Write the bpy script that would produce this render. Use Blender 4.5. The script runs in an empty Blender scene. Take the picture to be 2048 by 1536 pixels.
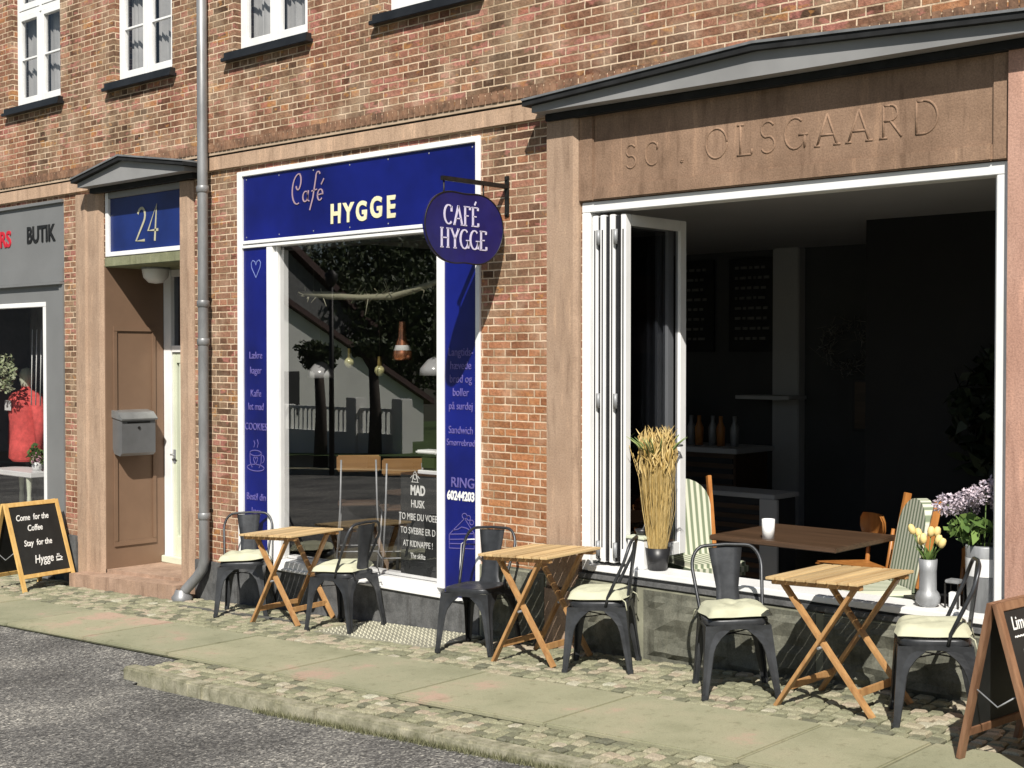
import bpy, bmesh, math, random
import numpy as np
from mathutils import Vector, Matrix
random.seed(7); rng = np.random.default_rng(7)
R = math.radians; PI = math.pi
SC = bpy.context.scene; COL = SC.collection

# ------------------------------------------------ camera, sky, sun, exposure
YAW, PIT = -0.74022, -0.0206151
cd = bpy.data.cameras.new('camera'); cam = bpy.data.objects.new('camera', cd); COL.objects.link(cam)
cam.location = (0, -7.1, 1.95); cam.rotation_euler = (PI/2 + PIT, 0, -YAW)
cd.sensor_fit = 'HORIZONTAL'; cd.sensor_width = 36; cd.lens = 36*2684.7/2048; cd.clip_end = 400; cd.clip_start = .05
SC.camera = cam
SUN = Vector((.75, -1, 1.25)).normalized()
w = bpy.data.worlds.new('World'); SC.world = w; w.use_nodes = True
nt = w.node_tree; bg = nt.nodes['Background']
sky = nt.nodes.new('ShaderNodeTexSky'); sky.sky_type = 'NISHITA'; sky.sun_disc = False
sky.sun_elevation = math.asin(SUN.z); sky.sun_rotation = math.atan2(SUN.x, SUN.y)
nt.links.new(sky.outputs[0], bg.inputs[0]); bg.inputs[1].default_value = .05
sd = bpy.data.lights.new('sun', 'SUN'); sd.energy = 5; sd.angle = R(.5); sd.color = (1, .95, .87)
so = bpy.data.objects.new('sun', sd); COL.objects.link(so); so.rotation_euler = SUN.to_track_quat('Z', 'Y').to_euler()
SC.view_settings.view_transform = 'Standard'; SC.view_settings.look = 'None'; SC.view_settings.gamma = 1
SC.view_settings.exposure = .35
SC.cycles.max_bounces = 8; SC.cycles.diffuse_bounces = 2; SC.cycles.transparent_max_bounces = 12

SL = .044                       # the street falls towards the left
def gz(x, off=0.): return .2023 + SL*x + off

# ------------------------------------------------ materials
def newmat(name):
    m = bpy.data.materials.new(name); m.use_nodes = True
    return m, m.node_tree, m.node_tree.nodes['Principled BSDF']
def N(nt, t, **kw):
    n = nt.nodes.new(t)
    for k, v in kw.items():
        if k.startswith('i_'): n.inputs[k[2:].replace('_', ' ')].default_value = v
        else: setattr(n, k, v)
    return n
def ramp(nt, src, stops):
    r = nt.nodes.new('ShaderNodeValToRGB'); e = r.color_ramp.elements
    while len(e) < len(stops): e.new(.5)
    for k, (p, c) in enumerate(stops): e[k].position = p; e[k].color = (*c, 1)
    nt.links.new(src, r.inputs[0]); return r.outputs[0]
def mixc(nt, f, a, b, mode='MIX'):
    n = N(nt, 'ShaderNodeMix', data_type='RGBA', blend_type=mode)
    if isinstance(f, (int, float)): n.inputs[0].default_value = f
    else: nt.links.new(f, n.inputs[0])
    for s, v in ((6, a), (7, b)):
        if isinstance(v, tuple): n.inputs[s].default_value = (*v, 1)
        else: nt.links.new(v, n.inputs[s])
    return n.outputs[2]
def bump(nt, p, h, s, d=.01):
    b = N(nt, 'ShaderNodeBump'); b.inputs['Strength'].default_value = s; b.inputs['Distance'].default_value = d
    nt.links.new(h, b.inputs['Height']); nt.links.new(b.outputs[0], p.inputs['Normal'])
def coord(nt, scale=(1, 1, 1)):
    c = N(nt, 'ShaderNodeTexCoord'); m = N(nt, 'ShaderNodeMapping'); m.inputs['Scale'].default_value = scale
    nt.links.new(c.outputs['Object'], m.inputs[0]); return m.outputs[0]
def noise(nt, vec, scale, detail=4, rough=.6):
    n = N(nt, 'ShaderNodeTexNoise'); n.inputs['Scale'].default_value = scale
    n.inputs['Detail'].default_value = detail; n.inputs['Roughness'].default_value = rough
    nt.links.new(vec, n.inputs[0]); return n.outputs[0]
def M(name, col, rough=.6, metal=0, var=.12, scale=6, bmp=.1, stretch=(1, 1, 1), dark=None, spec=.5, bs=None):
    m, t, p = newmat(name); v = coord(t, stretch)
    n = noise(t, v, scale)
    d = dark or tuple(c*(1-2.2*var) for c in col); hi = tuple(min(1, c*(1+var)) for c in col)
    c = ramp(t, n, [(.3, d), (.62, col), (.8, hi)])
    t.links.new(c, p.inputs['Base Color']); p.inputs['Roughness'].default_value = rough
    p.inputs['Metallic'].default_value = metal; p.inputs['Specular IOR Level'].default_value = spec
    if bmp: bump(t, p, noise(t, v, bs or scale*6), bmp)
    return m
def glass_mat(name, ior=1.9, tint=(1, 1, 1), rough=0):
    m, t, p = newmat(name); t.nodes.remove(p); o = t.nodes['Material Output']
    g = N(t, 'ShaderNodeNewGeometry'); dp_ = N(t, 'ShaderNodeVectorMath', operation='DOT_PRODUCT'); t.links.new(g.outputs['Normal'], dp_.inputs[0]); t.links.new(g.outputs['Incoming'], dp_.inputs[1])
    ab = N(t, 'ShaderNodeMath', operation='ABSOLUTE'); t.links.new(dp_.outputs['Value'], ab.inputs[0]); iv = N(t, 'ShaderNodeMath', operation='SUBTRACT'); iv.inputs[0].default_value = 1; t.links.new(ab.outputs[0], iv.inputs[1])
    pw = N(t, 'ShaderNodeMath', operation='POWER'); t.links.new(iv.outputs[0], pw.inputs[0]); pw.inputs[1].default_value = 4
    f = N(t, 'ShaderNodeMath', operation='MULTIPLY_ADD'); t.links.new(pw.outputs[0], f.inputs[0]); f.inputs[1].default_value = 1-ior; f.inputs[2].default_value = ior
    tr = N(t, 'ShaderNodeBsdfTransparent'); tr.inputs[0].default_value = (*tint, 1)
    gl = N(t, 'ShaderNodeBsdfAnisotropic'); gl.inputs['Roughness'].default_value = rough
    mx = N(t, 'ShaderNodeMixShader'); t.links.new(f.outputs[0], mx.inputs[0])
    t.links.new(tr.outputs[0], mx.inputs[1]); t.links.new(gl.outputs[0], mx.inputs[2]); t.links.new(mx.outputs[0], o.inputs[0])
    return m
def brick_mat(name, redder=False):
    m, t, p = newmat(name)
    c = N(t, 'ShaderNodeTexCoord'); s = N(t, 'ShaderNodeSeparateXYZ'); t.links.new(c.outputs['Object'], s.inputs[0])
    a = N(t, 'ShaderNodeMath', operation='ADD'); t.links.new(s.outputs[0], a.inputs[0]); t.links.new(s.outputs[1], a.inputs[1])
    cb = N(t, 'ShaderNodeCombineXYZ'); t.links.new(a.outputs[0], cb.inputs[0]); t.links.new(s.outputs[2], cb.inputs[1])
    wob = noise(t, c.outputs['Object'], 14, 2)                   # hand-laid wobble
    wv = N(t, 'ShaderNodeVectorMath', operation='SCALE'); wv.inputs[3].default_value = .009
    sb = N(t, 'ShaderNodeVectorMath', operation='SUBTRACT'); t.links.new(t.nodes[-1].outputs[0] if False else wob, sb.inputs[0]); sb.inputs[1].default_value = (.5, .5, .5)
    t.links.new(sb.outputs[0], wv.inputs[0])
    ad = N(t, 'ShaderNodeVectorMath', operation='ADD'); t.links.new(cb.outputs[0], ad.inputs[0]); t.links.new(wv.outputs[0], ad.inputs[1])
    b = N(t, 'ShaderNodeTexBrick', offset=.5, offset_frequency=2, squash=.5, squash_frequency=2)
    b.inputs['Scale'].default_value = 1; b.inputs['Brick Width'].default_value = .224; b.inputs['Row Height'].default_value = .0572
    b.inputs['Mortar Size'].default_value = .0062; b.inputs['Mortar Smooth'].default_value = .35; b.inputs['Bias'].default_value = 0
    b.inputs['Color1'].default_value = (0, 0, 0, 1); b.inputs['Color2'].default_value = (1, 1, 1, 1); b.inputs['Mortar'].default_value = (.5, .5, .5, 1)
    t.links.new(ad.outputs[0], b.inputs[0])
    col = ramp(t, b.outputs[0], [(0, (.09, .052, .033)), (.15, (.165, .1, .064)), (.4, (.225, .142, .092)), (.62, (.28, .182, .118)), (.82, (.34, .21, .135)), (.92, (.4, .19, .15)), (1, (.45, .22, .1))])
    big = noise(t, c.outputs['Object'], .9, 3)
    rd = ramp(t, big, [(.44, (0, 0, 0)), (.6, (1, 1, 1))])
    col = mixc(t, rd, col, mixc(t, .45, col, (.4, .16, .1)))
    p1 = ramp(t, noise(t, coord(t, (2.1, 1, 5)), 1.3, 3, .7), [(.56, (0, 0, 0)), (.6, (1, 1, 1))]); p2 = ramp(t, noise(t, coord(t, (3.4, 1, 6)), 1.1, 3, .75), [(.6, (0, 0, 0)), (.63, (1, 1, 1))])
    col = mixc(t, p1, col, mixc(t, .6, col, (.55, .22, .19))); col = mixc(t, p2, col, mixc(t, .6, col, (.55, .27, .09)))
    vs_ = ramp(t, noise(t, coord(t, (3, 3, .35)), 1.6, 5, .6), [(.3, (.62, .58, .55)), (.5, (1, 1, 1)), (.75, (1.12, 1.1, 1.06))]); col = mixc(t, .8, col, vs_, 'MULTIPLY')
    if redder:                                                  # the newer, redder bricks low on the right pier
        g = N(t, 'ShaderNodeMapRange'); g.inputs[1].default_value = 2.6; g.inputs[2].default_value = 1.5
        g.inputs[3].default_value = 0; g.inputs[4].default_value = 1; t.links.new(s.outputs[2], g.inputs[0])
        gx = N(t, 'ShaderNodeMapRange'); gx.inputs[1].default_value = -9; gx.inputs[2].default_value = -7.5; t.links.new(s.outputs[0], gx.inputs[0])
        gm = N(t, 'ShaderNodeMath', operation='MULTIPLY'); t.links.new(g.outputs[0], gm.inputs[0]); t.links.new(gx.outputs[0], gm.inputs[1])
        gn = N(t, 'ShaderNodeMath', operation='MULTIPLY'); t.links.new(gm.outputs[0], gn.inputs[0]); gn.inputs[1].default_value = .75
        col = mixc(t, gn.outputs[0], col, mixc(t, b.outputs[0], (.36, .15, .065), (.55, .24, .1)))
    grime = noise(t, c.outputs['Object'], 38, 5, .75)
    col = mixc(t, .7, col, ramp(t, grime, [(.3, (.28, .25, .23)), (.55, (.86, .84, .8)), (.75, (1.25, 1.2, 1.1))]), 'MULTIPLY')
    mg = ramp(t, noise(t, c.outputs['Object'], 5, 3), [(.35, (.42, .31, .2)), (.6, (.74, .57, .41))])
    smear = ramp(t, noise(t, c.outputs['Object'], 3, 4), [(.48, (0, 0, 0)), (.7, (.4, .4, .4))])
    col = mixc(t, smear, col, mg)
    fin = mixc(t, b.outputs[1], col, mg)
    t.links.new(fin, p.inputs['Base Color']); p.inputs['Roughness'].default_value = .9; p.inputs['Specular IOR Level'].default_value = .2
    h = N(t, 'ShaderNodeMath', operation='MULTIPLY_ADD'); t.links.new(b.outputs[1], h.inputs[0]); h.inputs[1].default_value = -1
    t.links.new(grime, h.inputs[2]); bump(t, p, h.outputs[0], .8, .012)
    return m
def stone_mat(name, a, b2, sc=3, streak=True):
    m, t, p = newmat(name); c = coord(t); st = coord(t, (5, 5, .7))
    n1 = noise(t, c, sc, 6, .65); n2 = noise(t, st, 3.2, 5, .6)
    col = ramp(t, n1, [(.3, a), (.7, b2)])
    if streak: col = mixc(t, .6, col, ramp(t, n2, [(.3, (.5, .46, .43)), (.45, (.95, .94, .93)), (.58, (1, .98, .96)), (.68, (1.45, 1.4, 1.33)), (.75, (1, 1, 1))]), 'MULTIPLY')
    sp = noise(t, c, 90, 3, .7); col = mixc(t, .5, col, ramp(t, sp, [(.35, (.6, .6, .6)), (.6, (1.15, 1.15, 1.15))]), 'MULTIPLY')
    t.links.new(col, p.inputs['Base Color']); p.inputs['Roughness'].default_value = .85; p.inputs['Specular IOR Level'].default_value = .25
    bump(t, p, sp, .35, .006); return m
def wood_mat(name, a, b2, rough=.55, axis=1, sc=9):
    m, t, p = newmat(name); s = [26, 26, 26]; s[axis] = 1.6
    v = coord(t, tuple(x/sc*2.2 for x in s)); n = noise(t, v, 3.2, 5, .65)
    col = ramp(t, n, [(.28, a), (.5, tuple((x+y)/2 for x, y in zip(a, b2))), (.72, b2)])
    ri = N(t, 'ShaderNodeNewGeometry'); rv = ramp(t, ri.outputs['Random Per Island'], [(0, (.72, .7, .68)), (1, (1.18, 1.16, 1.12))])
    col = mixc(t, 1., col, rv, 'MULTIPLY')
    t.links.new(col, p.inputs['Base Color']); p.inputs['Roughness'].default_value = rough; bump(t, p, n, .25, .004); return m
def cobble_mat(name):
    m, t, p = newmat(name); c = coord(t); g = N(t, 'ShaderNodeNewGeometry')
    col = ramp(t, g.outputs['Random Per Island'], [(0, (.13, .13, .09)), (.25, (.2, .2, .125)), (.5, (.27, .265, .17)), (.75, (.33, .31, .21)), (.93, (.36, .3, .22)), (1, (.42, .41, .31))])
    sp = noise(t, c, 120, 3, .7); col = mixc(t, .6, col, ramp(t, sp, [(.35, (.5, .5, .5)), (.62, (1.25, 1.25, 1.25))]), 'MULTIPLY')
    t.links.new(col, p.inputs['Base Color']); p.inputs['Roughness'].default_value = .8; bump(t, p, sp, .5, .006); return m
def asphalt_mat(name):
    m, t, p = newmat(name); c = coord(t)
    v = N(t, 'ShaderNodeTexVoronoi'); v.inputs['Scale'].default_value = 85; t.links.new(c, v.inputs[0])
    sp = ramp(t, v.outputs['Color'], [(.1, (.042, .041, .039)), (.45, (.115, .112, .106)), (.75, (.23, .224, .208)), (.97, (.56, .54, .48))])
    n = ramp(t, noise(t, c, .8, 5, .6), [(.36, (.55, .55, .55)), (.5, (.85, .85, .85)), (.64, (1.35, 1.34, 1.3))])
    col = mixc(t, 1., sp, n, 'MULTIPLY'); fi = noise(t, c, 240, 2, .7)
    col = mixc(t, .6, col, ramp(t, fi, [(.4, (.6, .6, .6)), (.6, (1.3, 1.3, 1.3))]), 'MULTIPLY')
    t.links.new(col, p.inputs['Base Color']); p.inputs['Roughness'].default_value = .85
    bump(t, p, v.outputs['Distance'], .7, .008); return m
def slab_mat(name):
    m, t, p = newmat(name); c = coord(t); g = N(t, 'ShaderNodeNewGeometry')
    base = ramp(t, noise(t, c, 1.7, 6, .6), [(.3, (.24, .245, .155)), (.48, (.31, .31, .205)), (.6, (.34, .325, .22)), (.66, (.42, .31, .235))])
    col = mixc(t, .8, base, ramp(t, g.outputs['Random Per Island'], [(0, (.84, .85, .84)), (1, (1.08, 1.04, 1.02))]), 'MULTIPLY')
    sp = noise(t, c, 150, 3, .75); col = mixc(t, .5, col, ramp(t, sp, [(.35, (.66, .66, .66)), (.6, (1.14, 1.14, 1.14))]), 'MULTIPLY')
    st = noise(t, c, 14, 5, .7); col = mixc(t, .6, col, ramp(t, st, [(.3, (.55, .53, .46)), (.44, (1, 1, 1)), (.66, (1, 1, 1)), (.76, (1.18, 1.15, 1.1))]), 'MULTIPLY')
    t.links.new(col, p.inputs['Base Color']); p.inputs['Roughness'].default_value = .8; bump(t, p, sp, .3, .004); return m
def stripe_mat(name):
    m, t, p = newmat(name); c = N(t, 'ShaderNodeTexCoord')
    wv = N(t, 'ShaderNodeTexWave', wave_type='BANDS', bands_direction='X'); wv.inputs['Scale'].default_value = 6.5; wv.inputs['Distortion'].default_value = .2
    t.links.new(c.outputs['Object'], wv.inputs[0])
    t.links.new(ramp(t, wv.outputs[0], [(.3, (.19, .23, .15)), (.5, (.45, .48, .36)), (.75, (.62, .62, .5))]), p.inputs['Base Color']); p.inputs['Roughness'].default_value = .9; return m
def leaf_mat(name, a, b2):
    m, t, p = newmat(name); g = N(t, 'ShaderNodeNewGeometry')
    t.links.new(ramp(t, g.outputs['Random Per Island'], [(0, a), (1, b2)]), p.inputs['Base Color']); p.inputs['Roughness'].default_value = .6; return m

m_brick = brick_mat('brick'); m_brickr = brick_mat('brick_lower', True)
m_band = stone_mat('pink_render', (.42, .29, .2), (.52, .37, .265), 2)
m_sand = stone_mat('sandstone', (.2, .128, .085), (.34, .225, .155), 2.2)
m_pil = stone_mat('pilaster_render', (.34, .235, .165), (.43, .31, .225), 2)
m_pilr = stone_mat('red_pilaster_render', (.42, .24, .18), (.52, .32, .25), 1.5)
m_plinth = stone_mat('plinth_stone', (.085, .088, .07), (.2, .2, .16), 6)
m_grey = stone_mat('grey_plinth', (.06, .062, .063), (.16, .163, .165), 7)
m_moss = stone_mat('mossy_concrete', (.17, .18, .1), (.27, .28, .18), 6)
m_step = stone_mat('step_stone', (.3, .2, .14), (.45, .31, .23), 4)
m_white = M('white_paint', (.86, .86, .85), .35, var=.05, scale=3, bmp=.03)
m_cream = M('pale_green_paint', (.66, .7, .55), .4, var=.05, scale=3, bmp=.04)
m_shopgrey = M('grey_shopfront_paint', (.19, .194, .195), .5, var=.05, scale=2, bmp=.04)
m_zincroof = M('zinc_canopy', (.27, .27, .27), .6, 0, var=.1, scale=1.5, bmp=.05)
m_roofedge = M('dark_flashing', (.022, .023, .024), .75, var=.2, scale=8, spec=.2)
m_zinc = M('zinc_pipe', (.28, .285, .29), .45, .35, var=.2, scale=5, stretch=(1, 1, .35), bmp=.08)
m_sill = M('black_sill_paint', (.02, .021, .023), .35, var=.2)
m_blue = M('deep_blue_board', (.006, .012, .17), .3, var=.25, scale=1.2, bmp=0)
m_bluesign = M('blade_sign_blue', (.009, .01, .125), .35, var=.15, bmp=0)
m_cream_txt = M('cream_lettering', (.82, .78, .5), .6, var=.06, bmp=0)
m_rose_txt = M('rose_gold_lettering', (.42, .3, .36), .5, var=.1, bmp=0)
m_lav_txt = M('lavender_lettering', (.7, .66, .85), .5, var=.05, bmp=0)
m_faint = M('faint_violet_lettering', (.14, .12, .36), .5, var=.1, bmp=0)
m_white_txt = M('white_lettering', (.85, .85, .82), .6, var=.04, bmp=0)
m_gold_txt = M('gold_lettering', (.5, .48, .34), .5, var=.1, bmp=0)
m_black_txt = M('black_lettering', (.012, .012, .012), .5, bmp=0)
m_red_txt = M('red_lettering', (.6, .02, .04), .5, bmp=0)
m_chalkb = M('chalkboard', (.018, .02, .02), .6, var=.3, scale=3, bmp=0)
m_metal = M('gunmetal_paint', (.052, .055, .06), .38, .35, var=.25, scale=9, bmp=.06)
m_iron = M('black_iron', (.022, .02, .018), .5, .3, var=.3, scale=20)
m_cush = M('cream_cushion_cloth', (.52, .52, .38), .95, var=.07, scale=9, bmp=.35, bs=220, spec=.1)
m_acacia = wood_mat('acacia_slats', (.38, .25, .12), (.66, .5, .27), .6, 1)
m_acleg = wood_mat('acacia_leg', (.3, .15, .06), (.55, .33, .14), .5, 2)
m_pine = wood_mat('pine_frame', (.55, .33, .1), (.8, .55, .22), .45, 2)
m_brownw = wood_mat('brown_frame', (.14, .065, .035), (.3, .17, .1), .5, 2)
m_teak = wood_mat('teak_chair', (.28, .1, .025), (.5, .22, .06), .4, 2)
m_teak2 = wood_mat('stool_wood', (.18, .09, .03), (.34, .2, .08), .5, 0)
m_tabled = wood_mat('dark_table', (.05, .03, .018), (.12, .07, .042), .35, 0)
m_cobble = cobble_mat('cobble'); m_asphalt = asphalt_mat('asphalt'); m_slab = slab_mat('paving_slab')
m_kerb = stone_mat('kerb_granite', (.16, .16, .1), (.42, .4, .3), 9, True)
m_dirt = M('joint_dirt', (.07, .072, .035), .95, var=.3, scale=30, bmp=.4)
m_glass = glass_mat('shop_glass', .22); m_glass2 = glass_mat('window_glass', .1)
m_glass3 = glass_mat('door_glass', .07, (.42, .43, .45))
m_curt = M('net_curtain', (.34, .34, .34), .9, var=.1, scale=4, bmp=0)
m_darkroom = M('dark_fill', (.035, .036, .038), .9, var=.1, scale=2, bmp=0)  # near-black colour holds the shade of unlit rooms, also dark joinery
m_wallin = M('interior_wall_dimmed', (.09, .092, .094), .9, var=.1, scale=1, bmp=0)  # dark base colour puts the dimness of the room into the walls
m_wallin2 = M('side_wall_shaded', (.024, .024, .025), .9, var=.1, scale=1, bmp=0)  # darker copy, deeper room shade painted into the side walls
m_ceil = M('interior_ceiling_paint', (.5, .5, .5), .9, var=.04, scale=1, bmp=0)
m_floorin = wood_mat('interior_floorboards', (.05, .045, .03), (.11, .1, .065), .35, 0)
m_stripe = stripe_mat('striped_upholstery')
m_straw = leaf_mat('dried_straw', (.42, .28, .08), (.72, .55, .25))
m_straw2 = leaf_mat('pale_bark', (.16, .155, .1), (.28, .27, .19))
m_leaf = leaf_mat('plant_leaf', (.04, .09, .02), (.16, .25, .06))
m_tulip = M('tulip_petal', (.8, .62, .26), .6, var=.08, bmp=0)
m_hyd = leaf_mat('hydrangea_petal', (.3, .27, .33), (.72, .6, .66))
m_galv = M('galvanised_vase', (.33, .34, .35), .5, .3, var=.15, scale=7, stretch=(3, 3, .4))
m_pot = M('black_plastic', (.02, .02, .022), .4, bmp=0)
m_copper = M('copper_shade', (.62, .25, .13), .25, .9, var=.05, bmp=0)
m_brass = M('brass', (.5, .36, .12), .3, .9, bmp=0); m_amber = M('amber_bulb_glass', (.42, .4, .2), .1, var=.3, scale=40, bmp=0)
m_opal = M('opal_glass', (.72, .72, .7), .3, var=.03, bmp=0)
m_red = M('red_knit', (.8, .12, .11), .95, var=.15, scale=20, bmp=.5, bs=150)
m_rust = M('brown_reveal_paint', (.205, .125, .078), .6, var=.1, scale=1.3, bmp=.05)
m_box = M('mailbox_paint', (.22, .225, .23), .35, .5, var=.06, bmp=0)
m_leafd = leaf_mat('tree_leaf', (.016, .03, .008), (.075, .105, .03))
m_bark = M('bark', (.07, .055, .045), .95, var=.3, scale=12, bmp=.6)
m_wwall = M('white_house_render', (.82, .82, .78), .9, var=.05, scale=1)
m_tile = M('roof_tile', (.09, .05, .045), .8, var=.2, scale=9)

# ------------------------------------------------ mesh builder
class MB:
    def __init__(s): s.v = []; s.f = []; s.sm = []
    def add(s, vs, fs, smooth=False):
        o = len(s.v); s.v += [tuple(x) for x in vs]; s.f += [tuple(i+o for i in f) for f in fs]; s.sm += [smooth]*len(fs); return s
    def box(s, x0, x1, y0, y1, z0, z1, b=0):
        if not b:
            return s.add([(x, y, z) for z in (z0, z1) for y in (y0, y1) for x in (x0, x1)],
                         [(0, 2, 3, 1), (4, 5, 7, 6), (0, 1, 5, 4), (2, 6, 7, 3), (0, 4, 6, 2), (1, 3, 7, 5)])
        bm = bmesh.new(); bmesh.ops.create_cube(bm, size=1)
        for v in bm.verts: v.co = Vector(((x0+x1)/2+v.co.x*(x1-x0), (y0+y1)/2+v.co.y*(y1-y0), (z0+z1)/2+v.co.z*(z1-z0)))
        bmesh.ops.bevel(bm, geom=list(bm.edges), offset=b, segments=2, affect='EDGES'); bm.verts.index_update()
        s.add([v.co for v in bm.verts], [[v.index for v in f.verts] for f in bm.faces]); bm.free(); return s
    def bar(s, a, b, wd, th, up=(0, 0, 1), bev=.002):         # rectangular bar from a to b
        a = Vector(a); b = Vector(b); d = (b-a); L = d.length; d.normalize(); u = Vector(up); x = d.cross(u).normalized(); y = x.cross(d)
        t = MB().box(-wd/2, wd/2, -th/2, th/2, 0, L, bev); m = Matrix((x, y, d)).transposed()
        return s.add([a+m@Vector(v) for v in t.v], t.f)
    def tube(s, pts, r, n=8, closed=False, caps=True):
        P = [Vector(p) for p in pts]; k = len(P); rr = r if isinstance(r, (list, tuple)) else [r]*k; vs = []; ref = None
        for i, p in enumerate(P):
            a = P[(i-1) % k] if (closed or i > 0) else P[i]; b = P[(i+1) % k] if (closed or i < k-1) else P[i]
            d = (b-a).normalized()
            if ref is None: ref = d.orthogonal().normalized()
            ref = (ref-d*ref.dot(d)).normalized(); q = d.cross(ref)
            vs += [p+(ref*math.cos(2*PI*j/n)+q*math.sin(2*PI*j/n))*rr[i] for j in range(n)]
        fs = []
        for i in range(k if closed else k-1):
            for j in range(n): fs.append((i*n+j, i*n+(j+1) % n, ((i+1) % k)*n+(j+1) % n, ((i+1) % k)*n+j))
        s.add(vs, fs, True)
        if caps and not closed: o = len(s.v)-k*n; s.f += [tuple(o+j for j in reversed(range(n))), tuple(o+(k-1)*n+j for j in range(n))]; s.sm += [False]*2
        return s
    def lathe(s, prof, c=(0, 0, 0), n=20, smooth=True):
        vs = []; k = len(prof)
        for r, z in prof: vs += [(c[0]+r*math.cos(2*PI*j/n), c[1]+r*math.sin(2*PI*j/n), c[2]+z) for j in range(n)]
        return s.add(vs, [(i*n+j, i*n+(j+1) % n, (i+1)*n+(j+1) % n, (i+1)*n+j) for i in range(k-1) for j in range(n)], smooth)
    def prism(s, poly, O, U, V, W):                           # polygon in (U,V) from O, extruded by W
        O, U, V, W = map(Vector, (O, U, V, W)); n = len(poly)
        a = [O+U*p[0]+V*p[1] for p in poly]; b = [p+W for p in a]
        if U.cross(V).dot(W) > 0: fs = [tuple(reversed(range(n))), tuple(range(n, 2*n))]+[(i, (i+1) % n, n+(i+1) % n, n+i) for i in range(n)]
        else: fs = [tuple(range(n)), tuple(reversed(range(n, 2*n)))]+[((i+1) % n, i, n+i, n+(i+1) % n) for i in range(n)]
        return s.add(a+b, fs)
    def build(s, name, mat, parent=None, loc=None):
        me = bpy.data.meshes.new(name); me.from_pydata(s.v, [], s.f); me.polygons.foreach_set('use_smooth', s.sm)
        me.materials.append(mat); me.update(); o = bpy.data.objects.new(name, me); COL.objects.link(o)
        if parent: o.parent = parent
        if loc: o.location = loc
        return o
def tag(o, label=None, cat=None, group=None, kind=None):
    for k, v in (('label', label), ('category', cat), ('group', group), ('kind', kind)):
        if v: o[k] = v
    return o
def empty(name, label=None, cat=None, loc=(0, 0, 0), rz=0, group=None, tilt=False):
    o = bpy.data.objects.new(name, None); o.empty_display_size = .1; COL.objects.link(o); place(o, loc, rz, tilt)
    return tag(o, label, cat, group)
def place(o, loc, rz=0, tilt=False):
    o.location = loc; m = Matrix.Rotation(rz, 3, 'Z')
    if tilt: m = Matrix.Rotation(-math.atan(SL), 3, 'Y')@m
    o.rotation_euler = m.to_euler()
def copy_tree(o, parent=None):
    c = o.copy(); COL.objects.link(c); c.parent = parent
    for ch in o.children: copy_tree(ch, c)
    return c
def text(body, size, O, U, V, mat, parent, name='lettering', depth=.003, offset=0, wid=1, shear=0, align='CENTER', space=1):
    cu = bpy.data.curves.new('t', 'FONT'); cu.body = body; cu.size = size; cu.extrude = depth; cu.offset = offset
    cu.shear = shear; cu.align_x = align; cu.space_character = space; cu.resolution_u = 4
    ob = bpy.data.objects.new('t', cu); COL.objects.link(ob); dg = bpy.context.evaluated_depsgraph_get()
    me = bpy.data.meshes.new_from_object(ob.evaluated_get(dg)); bpy.data.objects.remove(ob); bpy.data.curves.remove(cu)
    O, U, V = Vector(O), Vector(U), Vector(V); W = U.cross(V)
    for v in me.vertices: c = v.co.copy(); v.co = O+U*c.x*wid+V*c.y+W*c.z
    me.name = name; me.materials.clear(); me.materials.append(mat); o = bpy.data.objects.new(name, me); COL.objects.link(o); o.parent = parent
    return o
def arc(cx, cy, rx, ry, a0, a1, n=14): return [(cx+rx*math.cos(R(a0+(a1-a0)*i/n)), cy+ry*math.sin(R(a0+(a1-a0)*i/n))) for i in range(n+1)]
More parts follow.
